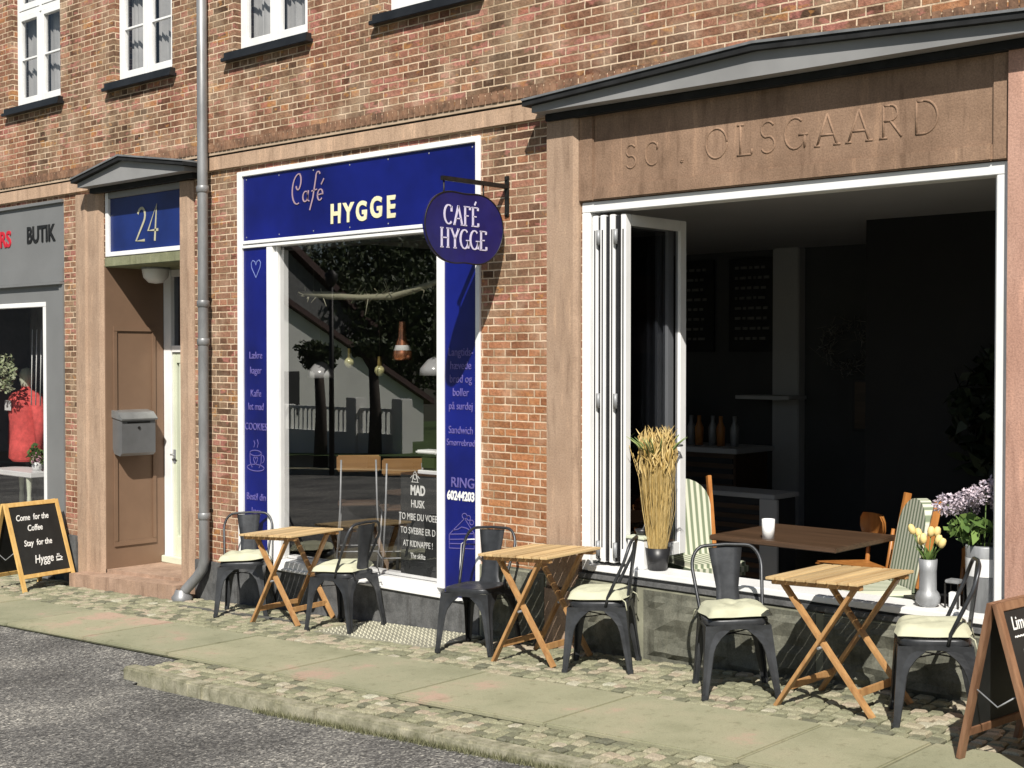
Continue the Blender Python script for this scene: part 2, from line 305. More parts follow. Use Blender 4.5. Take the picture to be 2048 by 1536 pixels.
GL = {  # serif capitals drawn as pen strokes: (advance, strokes)
 'C': (.82, [arc(.42, .5, .36, .5, 48, 312), [(.67, .66), (.67, .95)]]),
 'A': (.82, [[(.06, 0), (.4, 1)], [(.4, 1), (.74, 0)], [(.17, .33), (.63, .33)], [(-.03, 0), (.17, 0)], [(.62, 0), (.86, 0)]]),
 'F': (.66, [[(.14, 0), (.14, 1)], [(.02, 1), (.56, 1)], [(.14, .52), (.44, .52)], [(.56, 1), (.56, .84)], [(.02, 0), (.3, 0)]]),
 'E': (.72, [[(.14, 0), (.14, 1)], [(.02, 1), (.58, 1)], [(.14, .52), (.46, .52)], [(.02, 0), (.62, 0)], [(.58, 1), (.58, .84)], [(.62, 0), (.62, .18)]]),
 'H': (.88, [[(.14, 0), (.14, 1)], [(.68, 0), (.68, 1)], [(.14, .5), (.68, .5)], [(.02, 0), (.28, 0)], [(.02, 1), (.28, 1)], [(.55, 0), (.8, 0)], [(.55, 1), (.8, 1)]]),
 'Y': (.82, [[(.08, 1), (.4, .48)], [(.4, .48), (.72, 1)], [(.4, .48), (.4, 0)], [(0, 1), (.2, 1)], [(.6, 1), (.8, 1)], [(.28, 0), (.54, 0)]]),
 'G': (.88, [arc(.42, .5, .36, .5, 48, 350), [(.76, .42), (.76, .02)], [(.55, .44), (.88, .44)]]),
 'O': (.95, [arc(.45, .5, .4, .5, 0, 360, 28)]),
 'L': (.66, [[(.14, 0), (.14, 1)], [(.02, 1), (.28, 1)], [(.02, 0), (.56, 0)], [(.56, 0), (.56, .18)]]),
 'S': (.66, [arc(.3, .74, .24, .26, 30, 250, 10)+arc(.3, .25, .25, .27, 75, -150, 12)]),
 'R': (.8, [[(.14, 0), (.14, 1)], [(.14, 1), (.36, 1)]+arc(.36, .76, .22, .24, 90, -90, 8)+[(.14, .52)], [(.36, .52), (.72, 0)], [(.02, 0), (.28, 0)]]),
 'D': (.88, [[(.14, 0), (.14, 1)], [(.14, 1), (.36, 1)]+arc(.36, .5, .42, .5, 90, -90, 14)+[(.14, 0)]]),
 '2': (.66, [arc(.3, .74, .24, .26, 160, -40, 10)+[(.05, 0), (.6, 0)]]), '4': (.7, [[(.5, 0), (.5, 1), (.05, .3), (.68, .3)]]),
 '.': (.3, [arc(.1, .06, .05, .05, 0, 360, 8)]), ' ': (.45, []), "'": (.0, [])}
def ribbon(mb, pts, O, U, V, thick, thin, depth):
    O, U, V = Vector(O), Vector(U), Vector(V); W = U.normalized().cross(V.normalized())*depth; n = len(pts)
    P = [Vector((p[0], p[1])) for p in pts]; L = []; Rr = []
    for i in range(n):
        d = (P[min(n-1, i+1)]-P[max(0, i-1)]); d = d.normalized() if d.length else Vector((1, 0))
        h = (thin+(thick-thin)*abs(d.y)**1.3)/2; nn = Vector((-d.y, d.x))*h; L.append(P[i]+nn); Rr.append(P[i]-nn)
    f = lambda q: O+U*q.x+V*q.y
    vs = [f(q)+W for q in L]+[f(q)+W for q in Rr]+[f(q) for q in L]+[f(q) for q in Rr]; fs = []
    for i in range(n-1): fs += [(i, n+i, n+i+1, i+1), (2*n+i, i, i+1, 2*n+i+1), (n+i, 3*n+i, 3*n+i+1, n+i+1)]
    fs += [(0, 2*n, 3*n, n), (n-1, 2*n-1, 4*n-1, 3*n-1)]; mb.add(vs, fs)
def glyphs(mb, s, h, O, U, V, thick=.13, thin=.05, depth=.003, space=1., wid=1.):
    O, U, V = Vector(O), Vector(U), Vector(V); x = 0
    for ch in s:
        acute = ch == 'É'; a, st = GL['E' if acute else ch]
        for p in st: ribbon(mb, p, O+U*x, U*h*wid, V*h, thick, thin, depth)
        if acute: ribbon(mb, [(.28, 1.12), (.42, 1.32)], O+U*x, U*h*wid, V*h, .1, .08, depth)
        x += a*h*wid*space
    return x
def grid_wall(mb, xs, zs, hole, y0, y1):
    H = lambda i, j: i < 0 or j < 0 or i >= len(xs)-1 or j >= len(zs)-1 or hole((xs[i]+xs[i+1])/2, (zs[j]+zs[j+1])/2)
    for i in range(len(xs)-1):
        for j in range(len(zs)-1):
            if H(i, j): continue
            a, b, c, d = xs[i], xs[i+1], zs[j], zs[j+1]
            mb.add([(a, y0, c), (b, y0, c), (b, y0, d), (a, y0, d)], [(0, 1, 2, 3)])
            mb.add([(a, y1, c), (b, y1, c), (b, y1, d), (a, y1, d)], [(3, 2, 1, 0)])
            if H(i-1, j): mb.add([(a, y0, c), (a, y1, c), (a, y1, d), (a, y0, d)], [(3, 2, 1, 0)])
            if H(i+1, j): mb.add([(b, y0, c), (b, y1, c), (b, y1, d), (b, y0, d)], [(0, 1, 2, 3)])
            if H(i, j-1): mb.add([(a, y0, c), (b, y0, c), (b, y1, c), (a, y1, c)], [(3, 2, 1, 0)])
            if H(i, j+1): mb.add([(a, y0, d), (b, y0, d), (b, y1, d), (a, y1, d)], [(0, 1, 2, 3)])

# ================================================ GROUND
def sheet(name, x0, x1, y0, y1, off, mat, nx=2, zf=None):
    mb = MB(); zf = zf or (lambda x, y: gz(x, off)); xs = np.linspace(x0, x1, nx); 
    mb.add([(x, y, zf(x, y)) for y in (y0, y1) for x in xs], [(i, i+1, nx+i+1, nx+i) for i in range(nx-1)])
    return tag(mb.build(name, mat), kind='structure')
sheet('ground', -250, 150, -250, 120, -.32, m_dirt)
AO = lambda x: -.085+.042*min(1, max(0, (x+6.6)/2.6))
sheet('asphalt_road', -60, 30, -14.5, -2.25, 0, m_asphalt, 120, lambda x, y: gz(x, AO(x)))
mb = MB(); mb.add([(-60, -2.25, gz(-60, -.085)), (-7.85, -2.25, gz(-7.85, -.085)), (-7.78, -1.745, gz(-7.78, -.03)), (-60, -1.745, gz(-60, -.012))], [(0, 1, 2, 3)])
tag(mb.build('asphalt_ramp', m_asphalt), kind='structure')
sheet('pavement_bed', -30, 4, -1.76, .02, -.022, m_dirt)
mb = MB(); mb.add([(-8.1, -2.2, gz(-8.1, -.03)), (4, -2.2, gz(4, -.03)), (4, -1.7, gz(4, -.03)), (-7.4, -1.7, gz(-7.4, -.03))], [(0, 1, 2, 3)])
tag(mb.build('verge_bed', m_dirt), kind='structure')
# big pale slabs
mb = MB(); xs = [-2.86+1.2*k for k in range(1, 5)]+[-2.86, -3.46, -4.67]; x = -4.67
while x > -26: x -= 1.2+random.uniform(-.05, .05); xs.append(x)
xs.sort()
for a, b in zip(xs[:-1], xs[1:]):
    y0 = -1.735+random.uniform(-.01, .01); y1 = -.93+random.uniform(-.012, .012); j = random.uniform(-.003, .003)
    t = MB().box(a+.007, b-.007, y0, y1, -.06, 0, .008)
    mb.add([(v[0], v[1], gz(v[0], v[2]+j)) for v in t.v], t.f)
tag(mb.build('paving_slabs', m_slab), kind='structure')
def cobbles(name, x0, x1, y0, y1, s=.1, skip=None):
    mb = MB(); rows = int((y1-y0)/s); 
    for r in range(rows):
        x = x0+random.uniform(0, s)
        while x < x1:
            L = s*random.uniform(.8, 1.35); cx = x+L/2; cy = y0+(r+.5)*s+.012*math.sin(x*2.1+r); x += L
            if skip and skip(cx, cy): continue
            a = L/2-.006; b = s/2-.006; an = random.uniform(-.07, .07); j = random.uniform(-.005, .005); tx = random.uniform(-.05, .05); ty = random.uniform(-.05, .05)
            vs = []
            for (k, h) in ((1, -.03), (1, -.006), (.72, .004)):
                for sx, sy in ((-1, -1), (1, -1), (1, 1), (-1, 1)):
                    px = sx*a*k*random.uniform(.9, 1); py = sy*b*k*random.uniform(.9, 1); qx = cx+px*math.cos(an)-py*math.sin(an); qy = cy+px*math.sin(an)+py*math.cos(an)
                    vs.append((qx, qy, gz(qx, h+j+tx*px+ty*py)))
            mb.add(vs, [(8, 9, 10, 11)]+[(l*4+i, l*4+(i+1) % 4, l*4+4+(i+1) % 4, l*4+4+i) for l in (0, 1) for i in range(4)], False)
    return tag(mb.build(name, m_cobble), kind='structure')
GR = (-8.02, -6.72, -.6, -.03)      # embossed plate in the cobbles
cobbles('cobbles_by_wall', -19, 1.5, -.93, 0.02, .088, lambda x, y: (GR[0] < x < GR[1] and GR[2] < y) or (-12.5 < x < -10.38 and y > -.2))
cobbles('cobbles_by_kerb', -7.95, 2.5, -2.14, -1.74, .086, lambda x, y: y < -1.74-(x+7.55)*-1.3-.45 if x < -7.55 else False)
mb = MB(); x = -8.05
while x < 4:
    b = x+random.uniform(.9, 1.2); t = MB().box(x+.004, b-.004, -2.25, -2.145, -.2, .004, .012)
    mb.add([(v[0], v[1]+(.05 if x < -8 and v[0] < x+.2 else 0), gz(v[0], v[2])) for v in t.v], t.f); x = b
tag(mb.build('kerb_stones', m_kerb), kind='structure')
sheet('far_pavement', -60, 30, -15.2, -14.5, .06, m_slab, 8)
sheet('lawn', -60, 30, -60, -15.2, .36, M('lawn_grass', (.1, .16, .04), .9, var=.3, scale=8), 8)
# tufts of dry grass along the kerb foot
mb = MB()
for k in range(9000):
    x = random.uniform(-6.5, 1); y = -2.253-abs(random.gauss(0, .016)) if random.random() < .9 else -2.145+random.gauss(0, .006)
    z = gz(x, AO(x) if y < -2.2 else 0); h = random.uniform(.012, .038)*(1.2 if y < -2.2 else .5); a = random.uniform(0, 6.28); dx = random.gauss(0, .012); dy = random.gauss(0, .012); q = .0022
    mb.add([(x-q*math.cos(a), y-q*math.sin(a), z), (x+q*math.cos(a), y+q*math.sin(a), z), (x+dx, y+dy, z+h)], [(0, 1, 2)])
tag(mb.build('kerb_grass', leaf_mat('dry_grass', (.06, .065, .03), (.24, .235, .13))), 'short dry grass growing along the foot of the kerb', 'grass', kind='stuff')
# embossed plate
pl = empty('access_cover', 'pale embossed steel plate set in the cobbles below the cafe window', 'access cover', (0, 0, 0))
mb = MB(); t = MB().box(GR[0]+.02, GR[1]-.02, GR[2]+.01, GR[3], -.02, .004, .004); mb.add([(v[0], v[1], gz(*v[::2])) for v in t.v], t.f)
mb.build('plate', M('worn_steel_plate', (.36, .35, .27), .5, .2, var=.15, scale=6), pl)
mb = MB(); nx, ny = 30, 13
for i in range(nx):
    for j in range(ny):
        cx = GR[0]+.06+i*(GR[1]-GR[0]-.12)/(nx-1); cy = GR[2]+.04+j*(GR[3]-GR[2]-.07)/(ny-1)+(.01 if i % 2 else 0); a = .011
        mb.add([(cx-a, cy, gz(cx, .004)), (cx, cy-a, gz(cx, .004)), (cx+a, cy, gz(cx, .004)), (cx, cy+a, gz(cx, .004)), (cx, cy, gz(cx, .012))], [(0, 1, 4), (1, 2, 4), (2, 3, 4), (3, 0, 4)])
mb.build('studs', M('worn_stud', (.5, .48, .36), .45, .2), pl)
ch = MB()
for a, b in ((-10.05, -9.5), (-9.5, -8.9), (-8.9, -8.3)):
    t = MB().box(a+.005, b-.005, -.43, -.37, -.02, .006, .003); ch.add([(v[0], v[1]+(v[0]+10)*.02, gz(v[0], v[2])) for v in t.v], t.f)
tag(ch.build('gutter_channel', M('cast_channel', (.1, .1, .09), .7)), 'narrow dark drain channel running through the cobbles by the first table', 'drain channel')

# ================================================ BUILDING
B = empty('brick_building', 'old red-brown brick building holding the blue cafe front and the wide open shop window', 'building')
TOP = 7.6
W4 = [(-13.70, -12.69), (-11.68, -10.68), (-9.72, -8.72), (-7.78, -6.78)]
WZ = 4.585
mb = MB(); xs = sorted({-19, 3.}|{x for a in W4 for x in a}); zs = [3.80, WZ, 6.25, TOP]
grid_wall(mb, xs, zs, lambda x, z: any(a < x < b for a, b in W4) and WZ < z < 6.25, -.045, .3); mb.build('upper_wall', m_brick, B)
# soldier course just above the band: real bricks
mb = MB(); x = -19
while x < 3:
    wv = random.uniform(.05, .056); mb.box(x, x+wv, -.052+random.uniform(0, .004), .1, 3.765, 3.848, .003); x += wv+.009
mb.build('header_course', M('header_brick', (.27, .15, .09), .9, var=.3, scale=11, bmp=.4), B)
MB().box(-19, 3, -.04, .25, 3.74, 3.84).build('header_mortar', M('mortar', (.5, .38, .27), .95), B)
MB().box(-19, 3, -.03, .2, 3.61, 3.725).build('string_band', m_band, B)
MB().box(-19, 3, -.018, .2, 3.725, 3.74).build('painted_band_shadow', m_roofedge, B)  # dark strip painting the shadow line below the overhanging course
xs = [-19, -14.9, -12.72, -11.95, -10.58, -9.735, -6.79, -5.84, -2.88, 3]; zs = [-1.3, .49, 3.0, 3.565, 3.61]
def holes(x, z):
    return (-14.9 < x < -12.72 and z < 3.565) or (-11.95 < x < -10.58 and z < 3.565) or (-9.735 < x < -6.79 and z < 3.565) or (-5.84 < x < -2.88 and .49 < z < 3.565)
mb = MB(); grid_wall(mb, xs, zs, holes, 0, .3); mb.build('lower_wall', m_brickr, B)
# plinths
mb = MB()
for a, b, top, y in ((-12.71, -12.46, .12, -.035), (-10.38, -9.74, .1, -.03)):
    mb.prism([(a, gz(a)-.2), (b, gz(b)-.2), (b, top), (a, top)], (0, y, 0), (1, 0, 0), (0, 0, 1), (0, .06, 0)); mb.build('rendered_plinth', m_grey, B); mb = MB()
mb.prism([(-9.72, -.45), (-6.80, -.3), (-6.80, .13), (-9.72, .13)], (0, -.02, 0), (1, 0, 0), (0, 0, 1), (0, .2, 0))
mb.build('rendered_plinth', m_grey, B)
def rough(mb, x0, x1, z0, z1, n=15, m=9):
    P = [(x0+(x1-x0)*i/n, -.036-(0 if i in (0, n) or j in (0, m) else .012+.02*random.random()+.018*math.sin(i*.9+x0*5)*math.cos(j*1.1)), z0+(z1-z0)*j/m) for j in range(m+1) for i in range(n+1)]
    mb.add(P, [(j*(n+1)+i, j*(n+1)+i+1, (j+1)*(n+1)+i+1, (j+1)*(n+1)+i) for j in range(m) for i in range(n)])
mb = MB(); x = -6.78
for wv in (.66, .81, 1.32, 1.05, 1.2, 1.2, 1.2):
    b = x+wv; mb.box(x+.008, b-.008, -.04, .05, -.45, .44, .02)
    rough(mb, x+.05, b-.05, gz(x, .02), .40); x = b
mb.build('stone_plinth', m_plinth, B)
MB().box(-6.78, 1, -.03, .05, -.4, .43).build('plinth_joints', M('plinth_mortar', (.3, .3, .22), .95, var=.2), B)
MB().box(-5.84, -2.88, -.04, .06, .44, .478, .006).build('plinth_cap', m_grey, B)
# pilasters by the wide opening
def pilaster(a, b, z0, z1, y, mat, name='pilaster', ch=.03):
    MB().prism([(a, 0), (a, -y), (b-ch, -y), (b, -y+ch*.8), (b, 0)], (0, 0, z0), (1, 0, 0), (0, 1, 0), (0, 0, z1-z0)).build(name, mat, B)
pilaster(-6.11, -5.845, -.3, 3.60, .055, m_pil); pilaster(-2.875, -2.42, -.3, 3.60, .055, m_pilr, 'pilaster')
MB().box(-6.13, -5.83, -.075, 0, -.4, .36, .02).build('pilaster_foot', m_pil, B)
# sandstone lintel with carved name
L = MB(); L.box(-5.845, -2.875, -.012, .28, 3.0, 3.60)
L.box(-5.845, -5.72, -.03, -.012, 3.0, 3.60, .006); L.box(-2.97, -2.875, -.03, -.012, 3.0, 3.60, .006); L.box(-5.72, -2.97, -.034, -.012, 3.0, 3.095, .008)
lin = L.build('lintel', m_sand, B)
mb = MB()
def carve(s, x0, h=.175, z=3.185, sp=1.): 
    x = x0
    for ch in s:
        a, st = GL[ch]
        for p in st:
            mb.tube([(x+q[0]*h*1.05, -.0105, z+q[1]*h) for q in p], .0075, 6)
        x += a*h*1.05*sp
carve('SC', -5.46, .15, 3.195, 1.5); carve('.', -5.02, .15, 3.19); carve('OLSGAARD', -4.83, .185, 3.19, 1.28)
mb.build('carved_lettering', m_sand, lin)
# canopies
def canopy(xa, xp_, xb, zb, ze, zp, e, name):
    o = empty(name); o.parent = B
    f = MB(); y = -e
    f.prism([(xa, zb), (xb, zb), (xb, ze), (xp_, zp), (xa, ze)], (0, y, 0), (1, 0, 0), (0, 0, 1), (0, e-.05, 0)); f.build('fascia', m_zincroof, o)
    r = MB(); t = .035; ov = .05
    r.prism([(xa-ov, ze), (xp_, zp), (xb+ov, ze), (xb+ov, ze+t), (xp_, zp+t+.004), (xa-ov, ze+t)], (0, y-.045, 0), (1, 0, 0), (0, 0, 1), (0, e+.02, 0)); r.build('roof_sheet', m_roofedge, o)
    g = MB(); g.prism([(xa-ov, ze+t), (xp_, zp+t+.004), (xb+ov, ze+t), (xb+ov, ze+t+.014), (xp_, zp+t+.02), (xa-ov, ze+t+.014)], (0, y-.055, 0), (1, 0, 0), (0, 0, 1), (0, e+.03, 0)); g.build('drip_edge', m_zinc, o)
    MB().box(xa+.03, xb-.03, -.09, -.02, zb-.05, zb, .006).build('soffit_moulding', m_roofedge, o)
    return o
canopy(-6.13, -4.34, -2.38, 3.618, 3.662, 3.765, .19, 'wide_canopy')
canopy(-12.1, -11.28, -10.27, 3.608, 3.65, 3.795, .2, 'door_canopy')
# white frame of the wide opening
F = MB(); F.box(-5.835, -2.885, -.005, .12, 2.925, 2.995, .004); F.box(-5.835, -5.765, -.005, .12, .49, 2.925, .004); F.box(-2.955, -2.885, -.005, .12, .49, 2.925, .004)
F.box(-2.975, -2.955, .03, .1, .535, 2.925, .003);
op = F.build('opening_frame', m_white, B)
MB().box(-5.765, -2.955, -.035, .22, .493, .535, .006).build('sill', m_white, op)
MB().box(-5.82, -2.90, -.035, .0, .478, .49, .002).build('sill_drip', m_roofedge, op)
# folding glass leaves stacked at the left of the opening
fold = empty('folding_door', 'white folding glass door leaves stacked open at the left of the wide opening', 'folding door')
for k, (x, y0, y1) in enumerate(((-5.725, .0, .66), (-5.652, -.01, .66), (-5.579, .0, .68), (-5.5, .02, .72))):
    f = MB(); z0, z1 = .56, 2.90; t = .021
    f.box(x-t, x+t, y0, y0+.06, z0, z1, .004); f.box(x-t, x+t, y1-.075, y1, z0, z1, .004); f.box(x-t, x+t, y0+.06, y1-.075, z1-.075, z1, .004); f.box(x-t, x+t, y0+.06, y1-.075, z0, z0+.09, .004)
    o = f.build('door_leaf', m_white, fold)
    MB().add([(x, y0+.06, z0+.09), (x, y1-.075, z0+.09), (x, y1-.075, z1-.075), (x, y0+.06, z1-.075)], [(0, 1, 2, 3)]).build('pane', m_glass3, o)
    if k in (0, 2):
        for z in (.60, 1.60, 2.70): MB().tube([(x+.034, y0-.006, z), (x+.034, y0-.006, z+.1)], .015, 8).build('hinge', m_galv, o)
    MB().box(x-.006, x+.004, y0-.0015, y0+.005, z0+.1, z1-.1).build('edge_groove', m_pot, o)
    if k < 3: MB().box(x+t, x+t+.03, y0+.014, y0+.05, z0+.01, z1-.01).build('gap_shade_strip', m_pot, o)  # black strip puts shade into the gap between stacked leaves
h = MB(); h.tube([(-5.47, .6, 1.33), (-5.43, .6, 1.33), (-5.43, .5, 1.33)], .009, 8); h.build('handle', m_galv, fold)

# cafe shopfront (white frame + glass)
S = MB()
S.box(-9.735, -9.665, -.02, .1, .13, 3.56, .004); S.box(-6.835, -6.79, -.02, .1, .13, 3.56, .004)
S.box(-9.665, -6.835, -.02, .1, 3.515, 3.56, .004); S.box(-9.665, -6.835, -.015, .1, 2.925, 2.955, .004); S.box(-9.665, -6.835, -.02, .1, 2.89, 2.915, .003)
S.box(-9.325, -9.245, -.015, .1, .2, 2.89, .004); S.box(-7.245, -7.17, -.015, .1, .2, 2.89, .004)
S.box(-9.245, -7.245, -.015, .12, .15, .21, .004); S.box(-9.665, -6.835, -.04, .1, .13, .15, .004)
S.box(-9.245, -9.215, .02, .14, .21, 2.89, .004)
sf = S.build('shopfront_frame', m_white, B)
MB().add([(-9.215, .05, .21), (-7.245, .05, .21), (-7.245, .05, 2.89), (-9.215, .05, 2.89)], [(0, 1, 2, 3)]).build('window_pane', m_glass, sf)
MB().box(-9.215, -7.245, .12, .2, .21, .235, .004).build('inner_sill', m_white, sf)
MB().box(-9.245, -7.245, .06, .2, 2.86, 2.89).build('blind_box', m_darkroom, sf)
XF, ZF = (1, 0, 0), (0, 0, 1)
fb = tag(MB().box(-9.665, -6.835, .0, .03, 2.955, 3.515, .002).build('fascia_sign', m_blue), 'long deep blue fascia sign with the cafe name over the big cafe window', 'sign')
mb = MB(); O = (-8.99, -.004, 3.235); U = Vector(XF)*.25; V = Vector(ZF)*.25
for p in (arc(.3, .45, .3, .5, 75, 290, 16), arc(.3, .68, .13, .26, 75, -150, 12), arc(.72, .17, .13, .17, 60, 400, 14), [(.86, .36), (.84, .05), (.95, 0)],
          [(1.0, -.3), (1.12, .1), (1.2, .75)]+arc(1.3, .8, .1, .14, 170, 20, 6), [(1.02, .32), (1.3, .36)], arc(1.48, .17, .13, .18, 0, 320, 14), [(1.36, .17), (1.6, .2)], [(1.5, .5), (1.62, .68)]):
    ribbon(mb, [(q[0]+.12*q[1], q[1]) for q in p], O, U, V, .06, .035, .003)
mb.build('script_lettering', m_rose_txt, fb)
for i, (ch, dx, s) in enumerate(zip('HYGGE', (0, .155, .315, .49, .66), (.215, .21, .21, .225, .235))):
    text(ch, s, (-8.42+dx, -.002, 3.035+(.012 if i == 3 else 0)), XF, ZF, m_cream_txt, fb, 'capital_letter', .004, .0075, .88)
sc_ = MB()
for x in np.linspace(-9.62, -6.88, 7):
    for z in (2.985, 3.485): sc_.lathe([(.007, -.004), (.005, 0), (.0005, .001)], (x, 0, 0), 8); k_ = len(sc_.v)-24; sc_.v[k_:] = [(v[0], -.001-(v[2]+.004)*.5, z+v[1]) for v in sc_.v[k_:]]
sc_.build('screws', m_galv, fb)
lp = tag(MB().box(-9.665, -9.325, .0, .03, .15, 2.89, .002).build('side_panel_sign', m_blue), 'narrow blue panel left of the cafe window with heart and coffee cup drawings', 'sign')
rp = tag(MB().box(-7.17, -6.835, .0, .03, .15, 2.89, .002).build('side_panel_sign', m_blue), 'narrow blue panel right of the cafe window with phone number and cake drawing', 'sign')
for s, z in (('Lækre', 1.93), ('kager', 1.80), ('Kaffe', 1.60), ('let mad', 1.485), ('COOKIES', 1.31), ('Bestil din', .70), ('kage', .575)):
    text(s, .088, (-9.495, -.002, z), XF, ZF, m_faint, lp, depth=.002, wid=.85)
for s, z, sz in (('Langtids-', 1.955, .085), ('hævede', 1.855, .085), ('brød og', 1.755, .085), ('boller', 1.655, .085), ('på surdej', 1.555, .08), ('Sandwich', 1.375, .08), ('Smørrebrød', 1.285, .07)):
    text(s, sz, (-7.0, -.002, z), XF, ZF, m_faint, rp, depth=.002, wid=.85)
text('RING', .105, (-6.98, -.002, .975), XF, ZF, m_faint, rp, depth=.002, offset=.001)
text('60244203', .092, (-7.0, -.002, .88), XF, ZF, m_white_txt, rp, depth=.002, offset=.003, wid=.78)
def line_art(ps, O, sc, par, mat=m_lav_txt, th=.045, name='drawing'):
    mb = MB()
    for p in ps: ribbon(mb, p, O, Vector(XF)*sc, Vector(ZF)*sc, th, th, .002)
    return mb.build(name, mat, par)
m_ltart = M('pale_blue_drawing', (.22, .28, .6), .5, bmp=0)
heart = [(.5, 0)]+[(.5-.5*math.sin(a)**3*1, .5+.42*(math.cos(a)-.3*math.cos(2*a)-.12*math.cos(3*a))-.05) for a in np.linspace(PI, 0, 12)]
h2 = [(.5, .0), (.12, .55), (.08, .8), (.22, .95), (.4, .88), (.5, .68), (.6, .88), (.78, .95), (.92, .8), (.86, .55), (.5, 0)]
line_art([h2], (-9.565, -.002, 2.63), .16, lp, m_ltart)
line_art([arc(.5, .75, .34, .1, 0, 360, 20), [(.16, .75), (.18, .4), (.3, .22)], [(.84, .75), (.82, .4), (.7, .22)], arc(.5, .22, .5, .12, 0, 360, 22), arc(.88, .55, .12, .14, -80, 80, 8), [(q[0]*.3+.35, q[1]*.3+.32) for q in h2], [(.4, .95), (.46, 1.08), (.4, 1.2)], [(.6, .95), (.66, 1.1), (.6, 1.25)]], (-9.62, -.002, .93), .24, lp, m_faint, .03)
line_art([[(0, .45), (.62, .95), (1, .55)], [(0, .45), (1, .55)], [(0, .45), (0, .05), (1, .12), (1, .55)], [(0, .3), (1, .4)], [(0, .18), (1, .26)], [(.15, .58), (.35, .62), (.5, .7), (.7, .68), (.85, .62)],
          arc(.62, 1.02, .1, .08, 0, 360, 10), arc(.78, .98, .08, .07, 0, 360, 10), arc(.9, .86, .08, .07, 0, 360, 10)], (-7.12, -.002, .5), .26, rp, m_faint, .026)
cb = MB(); cb.tube([(-7.0, -.02, .2), (-6.99, -.018, .42), (-6.975, -.02, .56), (-6.9, -.03, .6), (-6.82, -.04, .61)], .004, 6)
tag(cb.build('cable', m_white), 'thin white cable hanging down the right blue panel behind a chair', 'cable')

# upper windows
for wi, (a, b) in enumerate(W4):
    f = MB(); y = .02; z0 = WZ+.015; ztop = 6.24; zm = 5.60; c = (a+b)/2
    f.box(a, a+.05, y, y+.08, z0, ztop, .004); f.box(b-.05, b, y, y+.08, z0, ztop, .004); f.box(a+.05, b-.05, y, y+.08, z0, z0+.035, .004); f.box(a+.05, b-.05, y-.005, y+.08, zm-.03, zm+.03, .004); f.box(c-.02, c+.02, y+.005, y+.08, z0+.035, ztop, .004)
    wo = f.build('window', m_white, B)
    s = MB()
    for (p, q) in ((a+.05, c-.02), (c+.02, b-.05)):
        for (u, v) in ((z0+.035, zm-.03), (zm+.03, ztop-.02)):
            e = y-.012; s.box(p+.003, p+.05, e, e+.05, u, v, .004); s.box(q-.05, q-.003, e, e+.05, u, v, .004); s.box(p+.05, q-.05, e, e+.05, u, u+.07, .004); s.box(p+.05, q-.05, e, e+.05, v-.05, v, .004)
            if u < 5: s.box(p+.05, q-.05, e+.01, e+.04, (u+v)/2-.0, (u+v)/2+.022, .003)
    s.build('sash', m_white, wo)
    MB().add([(a+.05, .035, z0+.03), (b-.05, .035, z0+.03), (b-.05, .035, ztop-.02), (a+.05, .035, ztop-.02)], [(0, 1, 2, 3)]).build('pane', m_glass2, wo)
    cu = MB(); n = 60; xs_ = np.linspace(a+.04, b-.04, n)
    yy = [.14+.018*math.sin(x*75+math.sin(x*31)*2)+.012*math.sin(x*170) for x in xs_]
    cu.add([(x, q, z) for z in (z0, ztop) for x, q in zip(xs_, yy)], [(i, i+1, n+i+1, n+i) for i in range(n-1) if not (.44 < (i/n) < .5)], True); cu.build('curtain', m_curt, wo)
    MB().box(a-.02, b+.02, .25, .29, z0-.05, ztop+.05).build('room_dark', m_darkroom, wo)  # dark sheet standing for the unlit room behind
    si = MB(); si.box(a-.11, b+.07, -.12, .06, 4.52, 4.552, .004); si.box(a-.09, b+.05, -.1, .06, 4.552, WZ+.014, .004); si.build('window_sill', m_sill, wo)

# doorway
D = MB(); D.prism([(-12.395, 0), (-12.395, -.05), (-12.23, -.05), (-12.21, -.03), (-12.0, -.03), (-11.95, -.0), (-11.95, 0)], (0, 0, -.33), XF, (0, 1, 0), (0, 0, 3.9))
D.prism([(-10.58, 0), (-10.58, -.04), (-10.46, -.04), (-10.4, -.01), (-10.4, 0)], (0, 0, -.25), XF, (0, 1, 0), (0, 0, 3.8)); D.build('door_surround', m_pil, B)
MB().box(-12.46, -12.40, -.02, 0, .06, 3.58, .004).build('brick_margin', m_pil, B)
rv = MB(); rv.box(-11.955, -11.93, -.0, .66, -.2, 2.83); rv.box(-11.93, -11.915, .08, .56, .05, .1, .003); rv.box(-11.93, -11.915, .08, .56, 2.2, 2.25, .003); rv.box(-11.93, -11.915, .08, .12, .1, 2.2, .003); rv.box(-11.93, -11.915, .52, .56, .1, 2.2, .003)
rv.box(-10.585, -10.56, 0, .66, -.2, 2.83); rv.build('door_reveal', m_rust, B)
MB().box(-11.95, -10.58, .0, .7, 2.83, 2.925, .008).build('door_lintel', m_moss, B)
MB().box(-11.95, -10.58, .06, .3, 2.925, 3.565).build('transom_back', m_darkroom, B)
tf = MB(); tf.box(-11.93, -11.875, .0, .06, 2.93, 3.56, .004); tf.box(-10.62, -10.585, .0, .06, 2.93, 3.56, .004); tf.box(-11.875, -10.62, .0, .06, 2.93, 2.975, .004); tf.build('transom_frame', m_white, B)
MB().box(-11.875, -10.62, .0, .06, 3.50, 3.56, .004).build('transom_head', m_zincroof, B)
hn = tag(MB().box(-11.875, -10.62, .025, .045, 2.975, 3.50, .002).build('house_number_sign', M('transom_blue', (.012, .03, .16), .3, var=.2, scale=2, bmp=0)), 'blue transom panel above the doorway painted with the number 24', 'house number')
mb = MB(); x = -11.42
